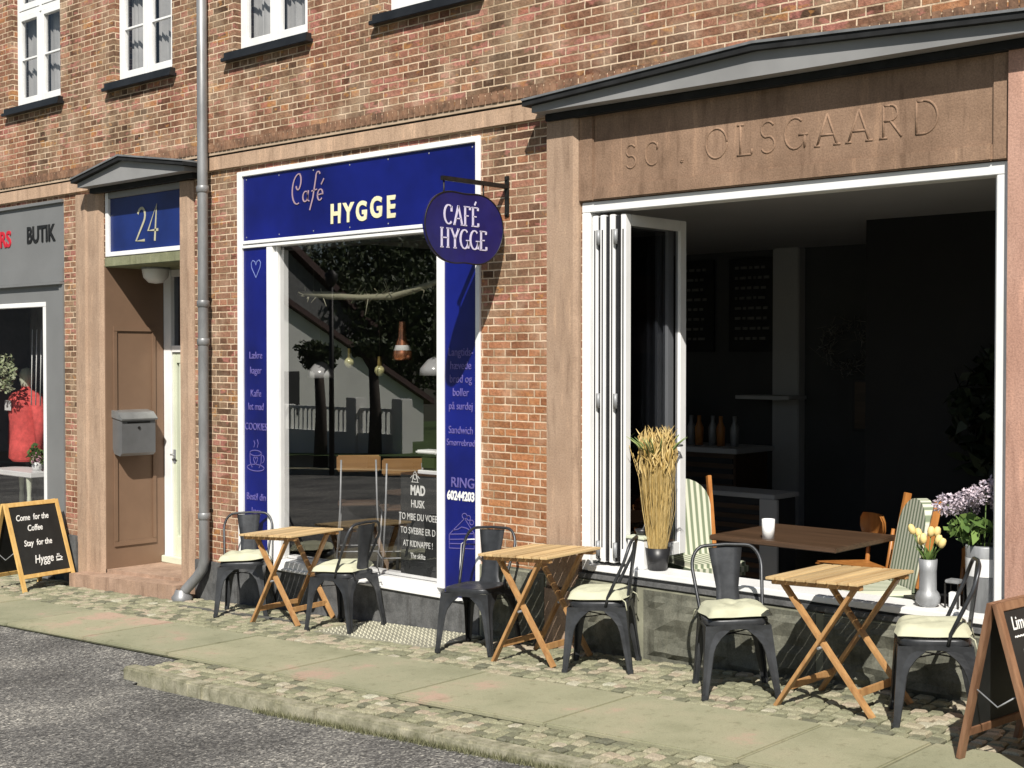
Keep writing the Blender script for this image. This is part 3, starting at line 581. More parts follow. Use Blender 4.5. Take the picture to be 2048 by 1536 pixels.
for ch_ in '24':
    a, st = GL[ch_]
    for p in st: ribbon(mb, [(q[0]+.12*q[1], q[1]) for q in p], (x, .022, 3.06 if ch_ == '2' else 3.045), (.27, 0, 0), (0, 0, .31 if ch_ == '2' else .34), .1, .08, .003)
    x += .2
mb.build('numerals', m_gold_txt, hn)
dr = empty('front_door', 'pale green glazed front door set back in the doorway beside the mailbox', 'door')
f = MB(); y = .66
f.box(-11.93, -11.80, y, y+.1, -.16, 2.83, .005); f.box(-10.72, -10.58, y, y+.1, -.16, 2.83, .005); f.box(-11.79, -10.72, y, y+.1, 1.99, 2.06, .004); f.box(-11.79, -10.72, y, y+.1, 2.76, 2.83, .004); f.build('door_frame', m_white, dr)
f = MB(); f.box(-11.795, -11.735, y+.02, y+.07, -.1, 1.985, .005); f.box(-10.83, -10.725, y+.02, y+.07, -.1, 1.985, .005); f.box(-11.735, -10.83, y+.02, y+.07, -.1, .12, .005); f.box(-11.735, -10.83, y+.02, y+.07, 1.88, 1.985, .005)
f.box(-11.69, -11.665, y+.025, y+.065, .12, 1.88, .003); dl = f.build('door_leaf', m_cream, dr)
MB().add([(-11.735, y+.045, .12), (-10.83, y+.045, .12), (-10.83, y+.045, 1.88), (-11.735, y+.045, 1.88)], [(0, 1, 2, 3)]).build('pane', m_glass2, dl); MB().add([(-11.80, y+.045, 2.06), (-10.72, y+.045, 2.06), (-10.72, y+.045, 2.76), (-11.80, y+.045, 2.76)], [(0, 1, 2, 3)]).build('pane', m_glass3, dr)
h = MB(); h.tube([(-11.765, y+.02, .95), (-11.765, y-.03, .95), (-11.70, y-.03, .95)], .009, 8); h.box(-11.785, -11.745, y+.012, y+.02, .86, 1.0, .003); h.build('handle', m_galv, dl)
cu = MB(); n = 40; xs_ = np.linspace(-11.66, -10.83, n); cu.add([(x, y+.09+.012*math.sin(x*90), z) for z in (.12, 1.88) for x in xs_], [(i, i+1, n+i+1, n+i) for i in range(n-1)], True); cu.build('curtain', m_curt, dl)
MB().box(-11.95, -10.58, y+.22, y+.25, -.2, 2.83).build('hall_dark', m_darkroom, B)  # dark sheet standing for the unlit hall
st = MB(); st.prism([(-12.27, -.45), (-10.4, -.35), (-10.4, -.125), (-12.27, -.215)], (0, -.22, 0), XF, ZF, (0, .25, 0)); st.build('doorstep', m_step, B)
st = MB(); st.prism([(-11.95, -.4), (-10.56, -.4), (-10.56, -.11), (-11.95, -.165)], (0, .0, 0), XF, ZF, (0, .9, 0)); st.build('threshold', m_step, B)
MB().box(-11.93, -10.6, .62, .68, -.16, -.09, .006).build('door_sill', m_cream, B)
lm = empty('ceiling_lamp', 'white half-globe lamp under the lintel of the doorway', 'lamp', (-11.60, .36, 2.83))
MB().lathe([(.001, -.16), (.07, -.15), (.12, -.1), (.135, -.03), (.135, -.02)]).build('lamp_shade', m_opal, lm); MB().lathe([(.14, -.02), (.145, 0), (0.001, 0)]).build('lamp_base', m_galv, lm)
# mailbox on the reveal
mbx = empty('mailbox', 'grey metal mailbox with sloping lid on the brown side of the doorway', 'mailbox', (-11.93, .07, .96))
MB().prism([(0, .07), (.03, .02), (.13, 0), (.17, .03), (.17, .36), (.0, .38)], (0, 0, 0), XF, ZF, (0, .38, 0)).build('body', m_box, mbx)
t = MB(); t.prism([(0, .385), (.19, .355), (.195, .37), (.12, .435), (0, .455)], (0, -.012, 0), XF, ZF, (0, .404, 0)); t.build('lid', M('mailbox_lid', (.3, .31, .31), .3, .5, bmp=0), mbx)
t = MB(); t.tube([(.172, .19, .28), (.18, .19, .28)], .014, 12); t.box(.168, .174, .06, .32, .325, .34, .002); t.build('lock', m_iron, mbx)
# drainpipe
dp = empty('drainpipe', 'weathered zinc drainpipe between the doorway and the blue cafe front', 'drainpipe')
MB().tube([(-10.13, -.1, 7.6), (-10.13, -.1, 3.5), (-10.13, -.1, .12), (-10.16, -.1, .04), (-10.22, -.12, -.04), (-10.31, -.17, -.15), (-10.34, -.19, -.2)], .047, 18).build('pipe', m_zinc, dp)
for z in (3.44, 2.42, 2.08, .52): MB().lathe([(.05, -.03), (.056, -.025), (.056, .02), (.05, .03)], (-10.13, -.1, z)).build('collar', m_zinc, dp)
t = MB()
for z in (5.0, 2.46, .56): t.box(-10.165, -10.135, -.06, .0, z-.012, z+.012); 
t.build('bracket', m_iron, dp)
MB().lathe([(.09, 0), (.095, .03), (.07, .06), (.06, .09), (.05, .1)], (-10.35, -.19, gz(-10.35))).build('drain_shoe', m_zinc, dp)

# left shop
ls = empty('grey_shopfront', 'grey painted shopfront of the clothes shop at the left edge', 'shopfront')
f = MB(); f.box(-15.4, -12.72, -.02, .08, 2.72, 2.87, .004); f.box(-15.4, -12.72, -.05, .08, 2.69, 2.72, .004); f.box(-15.4, -12.72, .0, .08, 2.52, 2.69); f.box(-13.1, -12.72, .0, .08, -.25, 2.52); f.box(-12.8, -12.72, -.02, .0, -.25, 2.69, .003)
f.box(-15.4, -13.1, .0, .08, -.5, .1); f.box(-15.4, -12.72, -.03, .08, 3.53, 3.565, .004); f.build('shopfront_boarding', m_shopgrey, ls)
f = MB(); f.box(-15.4, -13.1, -.01, .06, 2.47, 2.52, .004); f.box(-13.15, -13.1, -.01, .06, .1, 2.47, .004); f.box(-15.4, -13.15, -.01, .06, .1, .15, .004); f.build('shop_window_frame', m_white, ls)
MB().add([(-15.4, .03, .15), (-13.15, .03, .15), (-13.15, .03, 2.47), (-15.4, .03, 2.47)], [(0, 1, 2, 3)]).build('pane', m_glass, ls)
bs = tag(MB().box(-15.4, -12.72, .0, .05, 2.87, 3.53).build('shop_sign', m_shopgrey), 'grey shop sign reading BUTIK at the far left', 'sign')
text('BUTIK', .24, (-12.9, -.003, 3.155), XF, ZF, m_black_txt, bs, depth=.006, offset=.006, align='RIGHT', wid=.88)
text('RS', .24, (-13.83, -.003, 3.14), XF, ZF, m_red_txt, bs, depth=.006, offset=.006, align='RIGHT')
r = MB(); r.box(-15.4, -12.5, 2.0, 2.05, -.4, 3.2); r.box(-12.45, -12.4, .3, 2.0, -.4, 3.2); r.box(-15.45, -15.4, .0, 2.0, -.4, 3.2); r.box(-15.4, -12.45, .3, 2.0, 3.15, 3.2); r.box(-15.4, -12.45, .08, 2.0, .05, .1); r.build('shop_interior', M('shop_interior_paint', (.2, .2, .2), .9), ls)
t = empty('display_table', 'small white side table in the clothes shop window', 'table', (-14.35, .45, .1))
MB().box(-.55, .42, -.2, .2, .5, .56, .008).build('tabletop', m_white, t)
for sx in (-.45, .3):
    for sy in (-.15, .15): MB().lathe([(.02, 0), (.03, .2), (.022, .3), (.035, .5)], (sx, sy, 0), 10).build('leg', m_cream, t)
# red jumper on a stand
t = empty('mannequin', 'dress stand wearing a red knitted jumper in the clothes shop window', 'mannequin', (-14.85, .7, .1))
prof = [(.16, .62), (.21, .66), (.2, .8), (.185, 1.0), (.21, 1.2), (.22, 1.32), (.17, 1.42), (.07, 1.46), (.06, 1.5)]
j = MB(); j.lathe(prof, n=28); j.tube([(-.2, 0, 1.36), (-.3, 0, 1.1), (-.33, -.02, .8)], [.08, .07, .05], 10); j.tube([(.2, 0, 1.36), (.3, 0, 1.1), (.33, -.02, .8)], [.08, .07, .05], 10); j.build('jumper', m_red, t)
MB().tube([(0, 0, 0), (0, 0, .7)], .02, 8).build('stand', m_galv, t); MB().lathe([(.001, 1.72), (.06, 1.7), (.09, 1.62), (.07, 1.52), (.04, 1.44)]).build('head', m_cream, t)
MB().box(-.08, .06, -.235, -.225, 1.22, 1.34, .002).build('price_tag', m_white, t)
def foliage(n, c, rad, sz, flat=1.):
    d = rng.normal(size=(n, 3)); d /= np.linalg.norm(d, axis=1)[:, None]; p = d*(rng.random((n, 1))**(1/3))*np.array(rad)+np.array(c)
    mb = MB()
    for q in p:
        a = rng.normal(size=3); a /= np.linalg.norm(a); b = np.cross(a, rng.normal(size=3)); b /= np.linalg.norm(b); s = sz*rng.uniform(.6, 1.3)
        mb.v += [tuple(q-a*s), tuple(q+b*s*.45), tuple(q+a*s), tuple(q-b*s*.45)]; k = len(mb.v); mb.f.append((k-4, k-3, k-2, k-1)); mb.sm.append(False)
    return mb
t = empty('potted_plant', 'small leafy plant with pink blooms on the white table in the clothes shop', 'plant', (-14.15, .45, .66))
foliage(160, (0, 0, .18), (.13, .1, .13), .035).build('leaves', m_leaf, t); foliage(50, (.08, -.05, .15), (.08, .06, .07), .02).build('flowers', leaf_mat('pink_bloom', (.5, .2, .3), (.7, .45, .5)), t); MB().lathe([(.001, 0), (.05, 0), (.065, .1), (.06, .1)]).build('pot', m_white, t)
t = empty('white_garland', 'pale wreath and white hanger display hanging in the clothes shop window', 'garland', (-14.6, .35, 1.75))
foliage(260, (-.1, 0, .0), (.26, .08, .24), .035).build('blossom', leaf_mat('white_bloom', (.2, .26, .1), (.6, .62, .45)), t)
for k in range(3): MB().tube([(.42+k*.1, .05, -.35), (.46+k*.1, .05, .5)], .006, 6).build('ribbon', m_white, t)
cu = MB(); n = 50; xs_ = np.linspace(-15.36, -14.3, n); cu.add([(x, 1.0+.03*math.sin(x*40), z) for z in (.1, 2.6) for x in xs_], [(i, i+1, n+i+1, n+i) for i in range(n-1)], True); tag(cu.build('shop_curtain', m_curt), 'pale net curtain hanging behind the display of the clothes shop', 'curtain')

# blade sign
bl = empty('blade_sign', 'deep blue lobed hanging sign on a black iron bracket beside the cafe window', 'hanging sign', (-6.53, 0, 0))
t = MB(); t.box(-.02, .02, -.012, 0, 2.95, 3.24, .003); t.bar((0, -.01, 3.165), (0, -.66, 3.165), .03, .03); t.tube([(0, -.012, 3.22), (0, -.02, 3.22)], .012); t.tube([(0, -.012, 2.97), (0, -.02, 2.97)], .012); t.build('bracket', m_iron, bl)
t = MB(); t.tube([(0, -.64, 3.16), (0, -.64, 3.0)], .006, 6); t.tube([(0, -.25, 3.16), (0, -.25, 3.03)], .006, 6); t.build('hanger', m_iron, bl)
cx, cz = -.445, 2.835; pts = []
for i in range(72):
    a = 2*PI*i/72; c, s_ = math.cos(a), math.sin(a); r_ = 1/((abs(c)/.405)**2.15+(abs(s_)/.25)**2.15)**(1/2.15); r_ *= 1+.045*math.cos(4*a+PI)
    pts.append((cx+r_*c*(1-.13*max(0, -s_)), cz+r_*s_))
MB().prism(pts, (-.012, 0, 0), (0, 1, 0), ZF, (.024, 0, 0)).build('board', m_bluesign, bl)
rim = MB(); rim.tube([(.012, p[0], p[1]) for p in pts], .005, 6, closed=True); rim.build('rim', m_iron, bl)
t = MB(); YU = (0, 1, 0)
glyphs(t, 'CAFÉ', .13, (.0125, -.655, 2.855), YU, ZF, .15, .06, .003, 1.05, .86); glyphs(t, 'HYGGE', .13, (.0125, -.69, 2.695), YU, ZF, .15, .06, .003, 1.0, .86); t.build('lettering', m_lav_txt, bl)

# ================================================ INTERIOR
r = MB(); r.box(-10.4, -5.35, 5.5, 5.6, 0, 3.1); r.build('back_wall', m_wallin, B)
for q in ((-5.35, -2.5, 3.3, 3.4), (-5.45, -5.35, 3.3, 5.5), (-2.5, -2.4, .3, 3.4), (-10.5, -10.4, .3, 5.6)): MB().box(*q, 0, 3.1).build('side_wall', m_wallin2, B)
MB().box(-10.5, -2.4, .3, 5.6, 3.1, 3.2).build('ceiling', m_ceil, B); MB().box(-10.5, -2.4, .02, 5.6, -.08, 0).build('interior_floor', m_floorin, B)
MB().box(-5.76, -2.96, .22, .3, 0, .49).build('inner_apron', m_darkroom, B); MB().box(-9.2, -7.24, .2, .3, 0, .21).build('inner_apron', m_darkroom, B)
MB().box(-7.62, -7.3, 5.36, 5.5, 0, 3.1, .01).build('interior_pillar', m_ceil, B)
def board(x0, x1, z0, z1, lab, rows):
    b = tag(MB().box(x0, x1, 5.44, 5.47, z0, z1, .004).build('menu_board', m_chalkb), lab, 'menu board')
    t = MB()
    for k in range(rows):
        z = z1-.12-k*.11
        if z < z0+.05: break
        x = x0+.08
        while x < x1-.12: wv = random.uniform(.03, .09); t.box(x, x+wv, 5.436, 5.44, z, z+.03); x += wv+.025
    t.build('chalk_lines', M('dim_chalk', (.2, .2, .19), .9, bmp=0), b)
board(-8.22, -7.64, 2.0, 3.02, 'black chalk menu board next to the pale pillar on the back wall', 9); board(-8.95, -8.42, 2.0, 3.02, 'black chalk menu board furthest left on the back wall', 9)
ct = empty('counter', 'dark cafe counter with a pale top at the back of the room', 'counter', (-8.3, 4.3, 0))
MB().box(-1.0, 1.1, -.3, .3, 0, 1.0, .01).build('body', m_tabled, ct); MB().box(-1.05, 1.15, -.35, .35, 1.0, 1.05, .01).build('worktop', m_ceil, ct)
for k in range(9): MB().box(-.98, 1.08, -.315, -.3, .1+k*.1, .15+k*.1).build('slat', m_darkroom, ct)
cm = empty('coffee_machine', 'steel coffee machine standing on the counter at the back', 'coffee machine', (-8.6, 4.3, 1.05))
MB().box(-.3, .3, -.2, .2, .0, .08, .01).build('base', m_galv, cm); MB().box(-.28, .28, 0, .2, .08, .42, .01).build('body', m_pot, cm); MB().box(-.3, .3, -.2, .2, .38, .46, .015).build('top', m_galv, cm)
for k in range(2): MB().tube([(-.12+.24*k, -.05, .34), (-.12+.24*k, -.16, .32)], .02, 8).build('group_head', m_galv, cm)
for k in range(6):
    tag(MB().lathe([(.001, 0), (.04, 0), (.045, .18), (.02, .24), (.02, .3), (0.001, .3)], (-8.05+k*.13, 4.25+.05*(k % 2), 1.05), 12).build('bottle', m_galv if k % 2 else m_teak), 'bottle standing in the row on the back counter', 'bottle', 'bottles on the back counter')
sh = empty('wall_shelf', 'small pale shelf fixed to the pillar at the back of the room', 'shelf', (-7.5, 5.3, 1.5)); MB().box(-.35, .3, -.3, .06, 0, .04, .004).build('shelf_board', m_ceil, sh)
def frame(x0, x1, z0, z1, y, lab):
    p = empty('picture_frame', lab, 'picture', (x0, y, z0)); MB().box(0, x1-x0, 0, .03, 0, z1-z0, .006).build('frame', m_pot, p); MB().box(.03, x1-x0-.03, -.003, 0, .03, z1-z0-.03).build('print', m_tabled, p)
frame(-6.72, -6.38, 1.18, 1.72, 5.44, 'small black picture frame on the grey back wall'); frame(-3.55, -3.1, 1.95, 2.75, 3.25, 'tall dark picture frame on the dimmed right wall')
wr = empty('wreath', 'dried wreath hanging on the back wall above the small picture', 'wreath', (-6.75, 5.42, 2.05))
mb = MB()
for k in range(260):
    a = random.uniform(0, 6.28); rr = .22+random.gauss(0, .035); p = Vector((rr*math.cos(a), random.gauss(-.04, .02), rr*math.sin(a))); q = p+Vector((random.gauss(0, .05), random.gauss(0, .03), random.gauss(0, .05)))
    mb.tube([p, q], .004, 3, caps=False)
mb.build('twigs', leaf_mat('dry_twig', (.1, .1, .09), (.35, .34, .32)), wr)
# dark hanging plant at right
pt = empty('floor_plant', 'tall dark houseplant standing by the dimmed right wall', 'plant', (-4.1, 2.9, 0)); foliage(500, (0, 0, 1.5), (.42, .3, .55), .09).build('leaves', leaf_mat('dark_plant_leaf', (.008, .014, .006), (.025, .04, .015)), pt); MB().tube([(0, 0, .3), (.02, 0, 1.3)], .02, 6).build('stem', m_bark, pt); MB().lathe([(.001, 0), (.13, 0), (.17, .32), (.15, .32)]).build('pot', m_pot, pt)

def thin_leg(mb, a, b, r0=.014, r1=.01): return mb.tube([a, b], [r0, r1], 8)
# high-back striped armchairs
def striped(loc, rz, lab):
    c = empty('armchair', lab, 'chair', loc, rz, 'striped chairs at the inside table')
    b = MB(); n = 14; pts = [(-.2, 0)]+[(-.22, .1+.12*i) for i in range(3)]+arc(0, .38, .22, .2, 180, 0, 12)+[(.2, 0)]
    O = Vector((0, .22, .45)); V = Vector((0, .18, 1)); 
    b.prism(pts, O, XF, V, (0, .07, 0)); b.build('backrest', m_stripe, c)
    MB().box(-.24, .24, -.26, .24, .37, .47, .03).build('seat', m_stripe, c)
    for s in (-1, 1):
        t = MB(); t.bar((s*.23, .3, 0), (s*.23, .26, .5), .035, .04); t.bar((s*.23, .25, .48), (s*.25, .37, 1.04), .03, .045); t.build('leg', m_teak, c); MB().bar((s*.27, -.24, 0), (s*.27, -.24, .4), .03, .04).build('leg', m_teak, c)
    return c
striped((-4.14, .84, 0), R(-42), 'striped armchair with teak frame at the right end of the inside table')
striped((-5.57, 1.08, 0), R(64), 'striped armchair with teak frame behind the dried grass, half hidden')
def diner(loc, rz, lab, round_back=True):
    c = empty('dining_chair', lab, 'chair', loc, rz, 'teak dining chairs inside the window')
    b = MB(); 
    if round_back:
        for i in range(12): pass
        n = 14; P = []
        for zz, hw in ((0, .08), (.05, .17), (.1, .21), (.16, .2), (.2, .15)):
            P.append([(hw*math.sin(t_), .2+.0+(-.05)*(1-math.cos(t_*1.2)), .62+zz) for t_ in np.linspace(-1.4, 1.4, n)])
        vs = [q for row in P for q in row]; b.add(vs, [(i*n+j, i*n+j+1, (i+1)*n+j+1, (i+1)*n+j) for i in range(4) for j in range(n-1)], True)
        b.add([(v[0], v[1]+.015, v[2]) for v in vs], [(i*n+j+1, i*n+j, (i+1)*n+j, (i+1)*n+j+1) for i in range(4) for j in range(n-1)], True)
    else: b.box(-.2, .2, .2, .225, .62, .76, .01)
    b.build('backrest', m_teak, c); MB().box(-.21, .21, -.2, .2, .43, .465, .015).build('seat', m_teak if round_back else m_pot, c)
    for sx in (-1, 1):
        thin_leg(MB(), (sx*.22, -.22, 0), (sx*.17, -.17, .44), .012, .018).build('leg', m_teak, c); MB().tube([(sx*.22, .26, 0), (sx*.18, .19, .44), (sx*.2, .225, .74)], [.012, .018, .013], 8).build('leg', m_teak, c)
    return c
diner((-4.66, 1.6, 0), R(-40), 'round-backed teak chair behind the inside table')
diner((-3.55, .72, 0), R(-38), 'low teak chair with dark seat right behind the tulips', False)
t = empty('inside_table', 'dark wooden table just inside the open window', 'table', (-4.62, .9, 0))
MB().box(-.5, .45, -.42, .42, .71, .745, .006).build('tabletop', m_tabled, t)
for sx in (-.42, .42):
    for sy in (-.34, .34): MB().bar((sx, sy, 0), (sx, sy, .71), .05, .05).build('leg', m_tabled, t)
t = empty('candle_jar', 'white candle jar standing on the dark inside table', 'candle', (-4.72, .58, .745)); MB().lathe([(.001, 0), (.04, 0), (.043, .13), (.038, .13), (.036, .1), (.001, .1)]).build('jar', m_white, t)
t = empty('side_cabinet', 'low white cabinet with a dark slatted front inside the opening', 'cabinet', (-6.75, 2.5, -.05))
MB().box(-.1, .9, 0, .35, 0, .82, .006).build('body', m_darkroom, t); MB().box(-.12, .92, -.02, .37, .82, .86, .006).build('top', m_ceil, t); MB().box(.78, .95, -.03, .0, 0, .82, .004).build('side_post', m_ceil, t)
for k in range(9): MB().box(-.08, .77, -.012, 0, .08+k*.08, .12+k*.08, .003).build('slat', m_tabled, t)
t = empty('sill_box', 'small white box with a pale lid at the left end of the sill', 'box', (-5.40, .09, .535)); MB().box(-.06, .07, -.07, .1, 0, .2, .005).build('body', m_white, t); MB().box(-.07, .08, -.08, .11, .2, .22, .004).build('lid', m_cream, t)
t = empty('black_bowl', 'small black bowl on the white sill box', 'bowl', (-5.40, .1, .755)); MB().lathe([(.001, 0), (.03, .0), (.05, .04), (.046, .04), (.02, .01)], n=16).build('bowl', m_pot, t); MB().tube([(0, 0, .02), (.03, 0, .08)], .005, 6).build('spoon', m_galv, t)
# things on the sill
t = empty('dried_grass_bundle', 'tall bundle of dried wheat in a black pot on the white sill', 'dried grass', (-5.27, .10, .535))
MB().lathe([(.001, 0), (.062, 0), (.085, .15), (.08, .15), (.07, .13)]).build('pot', m_pot, t)
mb = MB()
for k in range(420):
    a = random.uniform(0, 6.28); r0 = .06*math.sqrt(random.random()); r1 = .015+.1*math.sqrt(random.random()); h = random.uniform(.62, .86)
    p0 = Vector((r0*math.cos(a), r0*math.sin(a), .1)); p2 = Vector((r1*math.cos(a)+random.gauss(0, .012), r1*math.sin(a)+random.gauss(0, .012), h)); pm = (p0+p2)/2+Vector((random.gauss(0, .012), random.gauss(0, .012), 0))
    mb.tube([p0, pm, p2], .0019, 3, caps=False)
    if random.random() < .75: mb.tube([p2, p2+Vector((random.gauss(0, .012), random.gauss(0, .012), .045)), p2+Vector((random.gauss(0, .02), random.gauss(0, .02), .1))], [.003, .007, .001], 4, caps=False)
for k in range(3): mb.tube([(0, 0, .2), (-.06-.02*k, -.02, .5), (-.14-.03*k, -.05, .72+.05*k)], .0022, 4)
mb.build('dried_stalks', m_straw, t)
mb = MB()
for k in range(16):
    a = random.uniform(0, 6.28); p = Vector((.05*math.cos(a), .05*math.sin(a), .72)); mb.tube([p, p+Vector((.1*math.cos(a), .1*math.sin(a), .12)), p+Vector((.17*math.cos(a), .17*math.sin(a), .17))], [.003, .006, .001], 4)
mb.build('green_ears', leaf_mat('green_ear', (.12, .2, .05), (.3, .36, .14)), t)
t = empty('tulip_vase', 'grey vase of pale yellow tulips on the white sill', 'vase', (-3.37, .08, .535))
MB().lathe([(.001, 0), (.045, 0), (.066, .025), (.07, .055), (.06, .08), (.048, .095), (.047, .2), (.052, .27), (.046, .27), (.042, .1)], n=28).build('vase', m_galv, t)
for k in range(8):
    a = k*.82; q = Vector((.035+.06*(k % 3)/2*math.cos(a), .02*math.sin(a), 0)); x = -.085+.024*k; q = Vector((x, .03*math.sin(a*2), .37+.03*math.cos(a*1.7)))
    MB().tube([(x*.2, 0, .2), (x*.6, 0, .31), q], .0035, 5).build('stem', m_leaf, t)
    fl = MB(); fl.lathe([(.001, 0), (.016, .008), (.021, .03), (.017, .052), (.007, .062)], n=9); 
    tl = Matrix.Rotation(x*5, 3, 'Y'); fl.v = [tuple(q+tl@Vector(v)) for v in fl.v]; fl.build('tulip_head', m_tulip, t)
mb = MB()
for k in range(14):
    a = k*.7; d = Vector((math.cos(a), math.sin(a)*.6, 0)); p = Vector((0, 0, .24)); s = Vector((-d.y, d.x, 0))*.012
    mb.add([p-s, p+s, p+d*.05+s*1.3+Vector((0, 0, .07)), p+d*.05-s*1.3+Vector((0, 0, .07)), p+d*.085+Vector((0, 0, .1))], [(0, 1, 2, 3), (3, 2, 4)])
mb.build('leaves', m_leaf, t)
t = empty('hydrangea_bucket', 'tall galvanised bucket of faded hydrangeas at the right end of the sill', 'flower bucket', (-3.08, .16, .535))
MB().lathe([(.001, 0), (.085, 0), (.1, .36), (.095, .37), (.09, .36)], n=28).build('bucket', m_galv, t); MB().lathe([(.0965, .2), (.0995, .3)], n=28).build('white_band', m_white, t)
for k, (x, y, z, s) in enumerate(((-.2, -.03, .58, .085), (-.1, .02, .62, .08), (.02, -.02, .66, .095), (.1, .04, .6, .08), (.06, .08, .7, .08), (-.13, .08, .56, .07))):
    foliage(420, (x, y, z), (s, s, s*.75), .0125).build('flower_head', m_hyd, t); MB().tube([(0, 0, .3), (x*.4, y*.4, .42), (x, y, z)], .004, 5).build('stem', m_leaf, t)
foliage(60, (-.05, -.03, .45), (.17, .08, .08), .05).build('leaves', m_leaf, t)
t = empty('lantern', 'small grey candle lantern between the tulips and the bucket', 'lantern', (-3.24, .14, .535))
MB().box(-.04, .04, -.04, .04, .14, .16, .004).build('roof', m_galv, t); MB().box(-.025, .025, -.025, .025, 0, .09, .006).build('candle', m_white, t)
for sx in (-1, 1):
    for sy in (-1, 1): MB().box(sx*.038-.004, sx*.038+.004, sy*.038-.004, sy*.038+.004, 0, .14).build('post', m_iron, t)

# inside the cafe window
def pendant(x, y, z, lab, kind):
    t = empty('pendant_lamp', lab, 'lamp', (x, y, z), group='pendant lamps in the cafe window'); MB().tube([(0, 0, .12), (0, 0, 3.09-z)], .004, 6).build('cord', m_iron, t)
    if kind == 'copper': MB().lathe([(.03, .26), (.035, .2), (.035, .14), (.08, .0), (.085, -.06), (.075, -.06)]).build('lamp_shade', m_copper, t); MB().lathe([(.036, .13), (.075, .02), (.05, .01)]).build('band', m_opal, t)
    elif kind == 'white': MB().lathe([(.02, .12), (.06, .1), (.12, .03), (.13, -.03), (.12, -.03), (.03, .08)]).build('lamp_shade', M('smoky_shade', (.3, .3, .3), .2, bmp=0), t)
    else: MB().lathe([(.018, .12), (.02, .07), (.02, .03)]).build('socket', m_brass, t); MB().lathe([(.018, .04), (.04, .02), (.045, -.01), (.03, -.045), (.001, -.055)]).build('glass_bulb', m_amber, t)
em, te, pe = newmat('lit_bulb'); pe.inputs['Emission Color'].default_value = (1, .8, .45, 1); pe.inputs['Emission Strength'].default_value = 5
pendant(-9.1, .72, 1.9, 'clear round bulb hanging leftmost but one in the cafe window', 'bulb'); pendant(-9.65, .85, 1.78, 'white glass shade hanging leftmost in the cafe window', 'white')
pendant(-8.7, .72, 1.83, 'clear bulb hanging just left of the copper lamp', 'bulb'); pendant(-8.3, .62, 1.98, 'copper and white pendant lamp in the cafe window', 'copper'); pendant(-8.05, .75, 1.82, 'white glass shade at the right edge of the cafe window', 'white')
def stool(x, y, rz, lab):
    c = empty('bar_stool', lab, 'stool', (x, y, 0), rz, 'bar stools in the cafe window')
    b = MB(); b.box(-.19, .19, .17, .19, .95, 1.09, .012); b.build('backrest', m_teak2, c); MB().box(-.18, .18, -.17, .17, .64, .67, .01).build('seat', m_tabled, c)
    for sx in (-1, 1):
        MB().tube([(sx*.2, -.2, 0), (sx*.15, -.15, .64)], .009, 6).build('leg', m_galv, c); MB().tube([(sx*.2, .22, 0), (sx*.16, .18, .64), (sx*.15, .19, 1.05)], .009, 6).build('leg', m_galv, c)
    MB().tube([(-.19, -.19, .25), (.19, -.19, .25), (.19, .2, .25), (-.19, .2, .25)], .007, 6, closed=True).build('foot_ring', m_galv, c)
    return c
stool(-9.0, .74, R(-131), 'bar stool with wooden back left of the other in the cafe window'); stool(-8.44, .74, R(-126), 'bar stool with reddish wooden back next to the chalk sign in the cafe window')
t = empty('window_table', 'wooden table on metal legs inside the cafe window', 'table', (-8.3, 1.25, 0)); MB().box(-.6, .6, -.3, .3, .72, .755, .005).build('tabletop', m_tabled, t)
for sx in (-.5, .5):
    for sy in (-.24, .24): MB().tube([(sx, sy, 0), (sx*.9, sy*.9, .72)], .015, 8).build('leg', m_galv, t)
br_ = empty('hanging_branch', 'pale wrapped branch hanging across the upper part of the cafe window', 'branch', (0, .32, 0))
t = MB(); t.tube([(-9.3, 0, 2.50), (-8.9, .02, 2.47), (-8.5, 0, 2.44), (-8.1, .02, 2.44), (-7.75, 0, 2.5), (-7.3, .01, 2.6)], [.02, .035, .022, .03, .026, .016], 8)
for k in range(60):
    x = random.uniform(-9.25, -7.35); z = 2.44+.09*max(0, x+8)+.03; t.tube([(x, 0, z), (x+random.gauss(0, .05), random.gauss(0, .03), z+random.gauss(0, .05))], .004, 4)
t.build('branch', m_straw2, br_)
for x, z in ((-9.1, 2.5), (-7.6, 2.55)): MB().tube([(x, 0, z), (x, 0, 3.09)], .003, 4).build('cord', m_iron, br_)
cs = empty('window_chalk_sign', 'tall black chalk sign leaning inside the cafe window', 'chalkboard', (-7.81, .14, .235))
MB().box(0, .5, 0, .02, 0, .78, .003).build('board', m_chalkb, cs)
for s, z, sz, of in (('MAD', .63, .105, .004), ('HUSK', .53, .085, .0005), ('TO MBE DU VOEE', .43, .075, 0), ('TO SVEBRE ER D', .32, .075, 0), ('AT KIDNAPPE !', .22, .07, 0), ('The skilte', .13, .06, 0)):
    text(s, sz, (.2, -.002, z), XF, ZF, m_white_txt, cs, depth=.001, offset=of, wid=.72)
line_art([[(.1, .1), (.9, .1)], [(.2, .1), (.3, .7), (.5, .95), (.7, .7), (.8, .1)], arc(.5, .5, .18, .2, 0, 360, 12), [(0, .4), (.2, .6)], [(.8, .6), (1, .4)]], (.12, -.002, .72), .1, cs, m_white_txt, .05)
t = empty('kitchen_scale', 'white and green kitchen scale on the shelf in the cafe window', 'scale', (-7.62, .3, 1.02)); MB().box(-.1, .12, -.06, .06, .0, .03, .004).build('base', m_white, t); MB().box(-.08, .1, -.05, .05, .03, .16, .02).build('body', m_leafd, t); MB().box(-.12, .12, -.08, .08, .16, .19, .02).build('tray', m_white, t)
MB().box(-7.9, -7.25, .22, .42, .99, 1.02, .004).build('window_shelf', m_tabled, B)

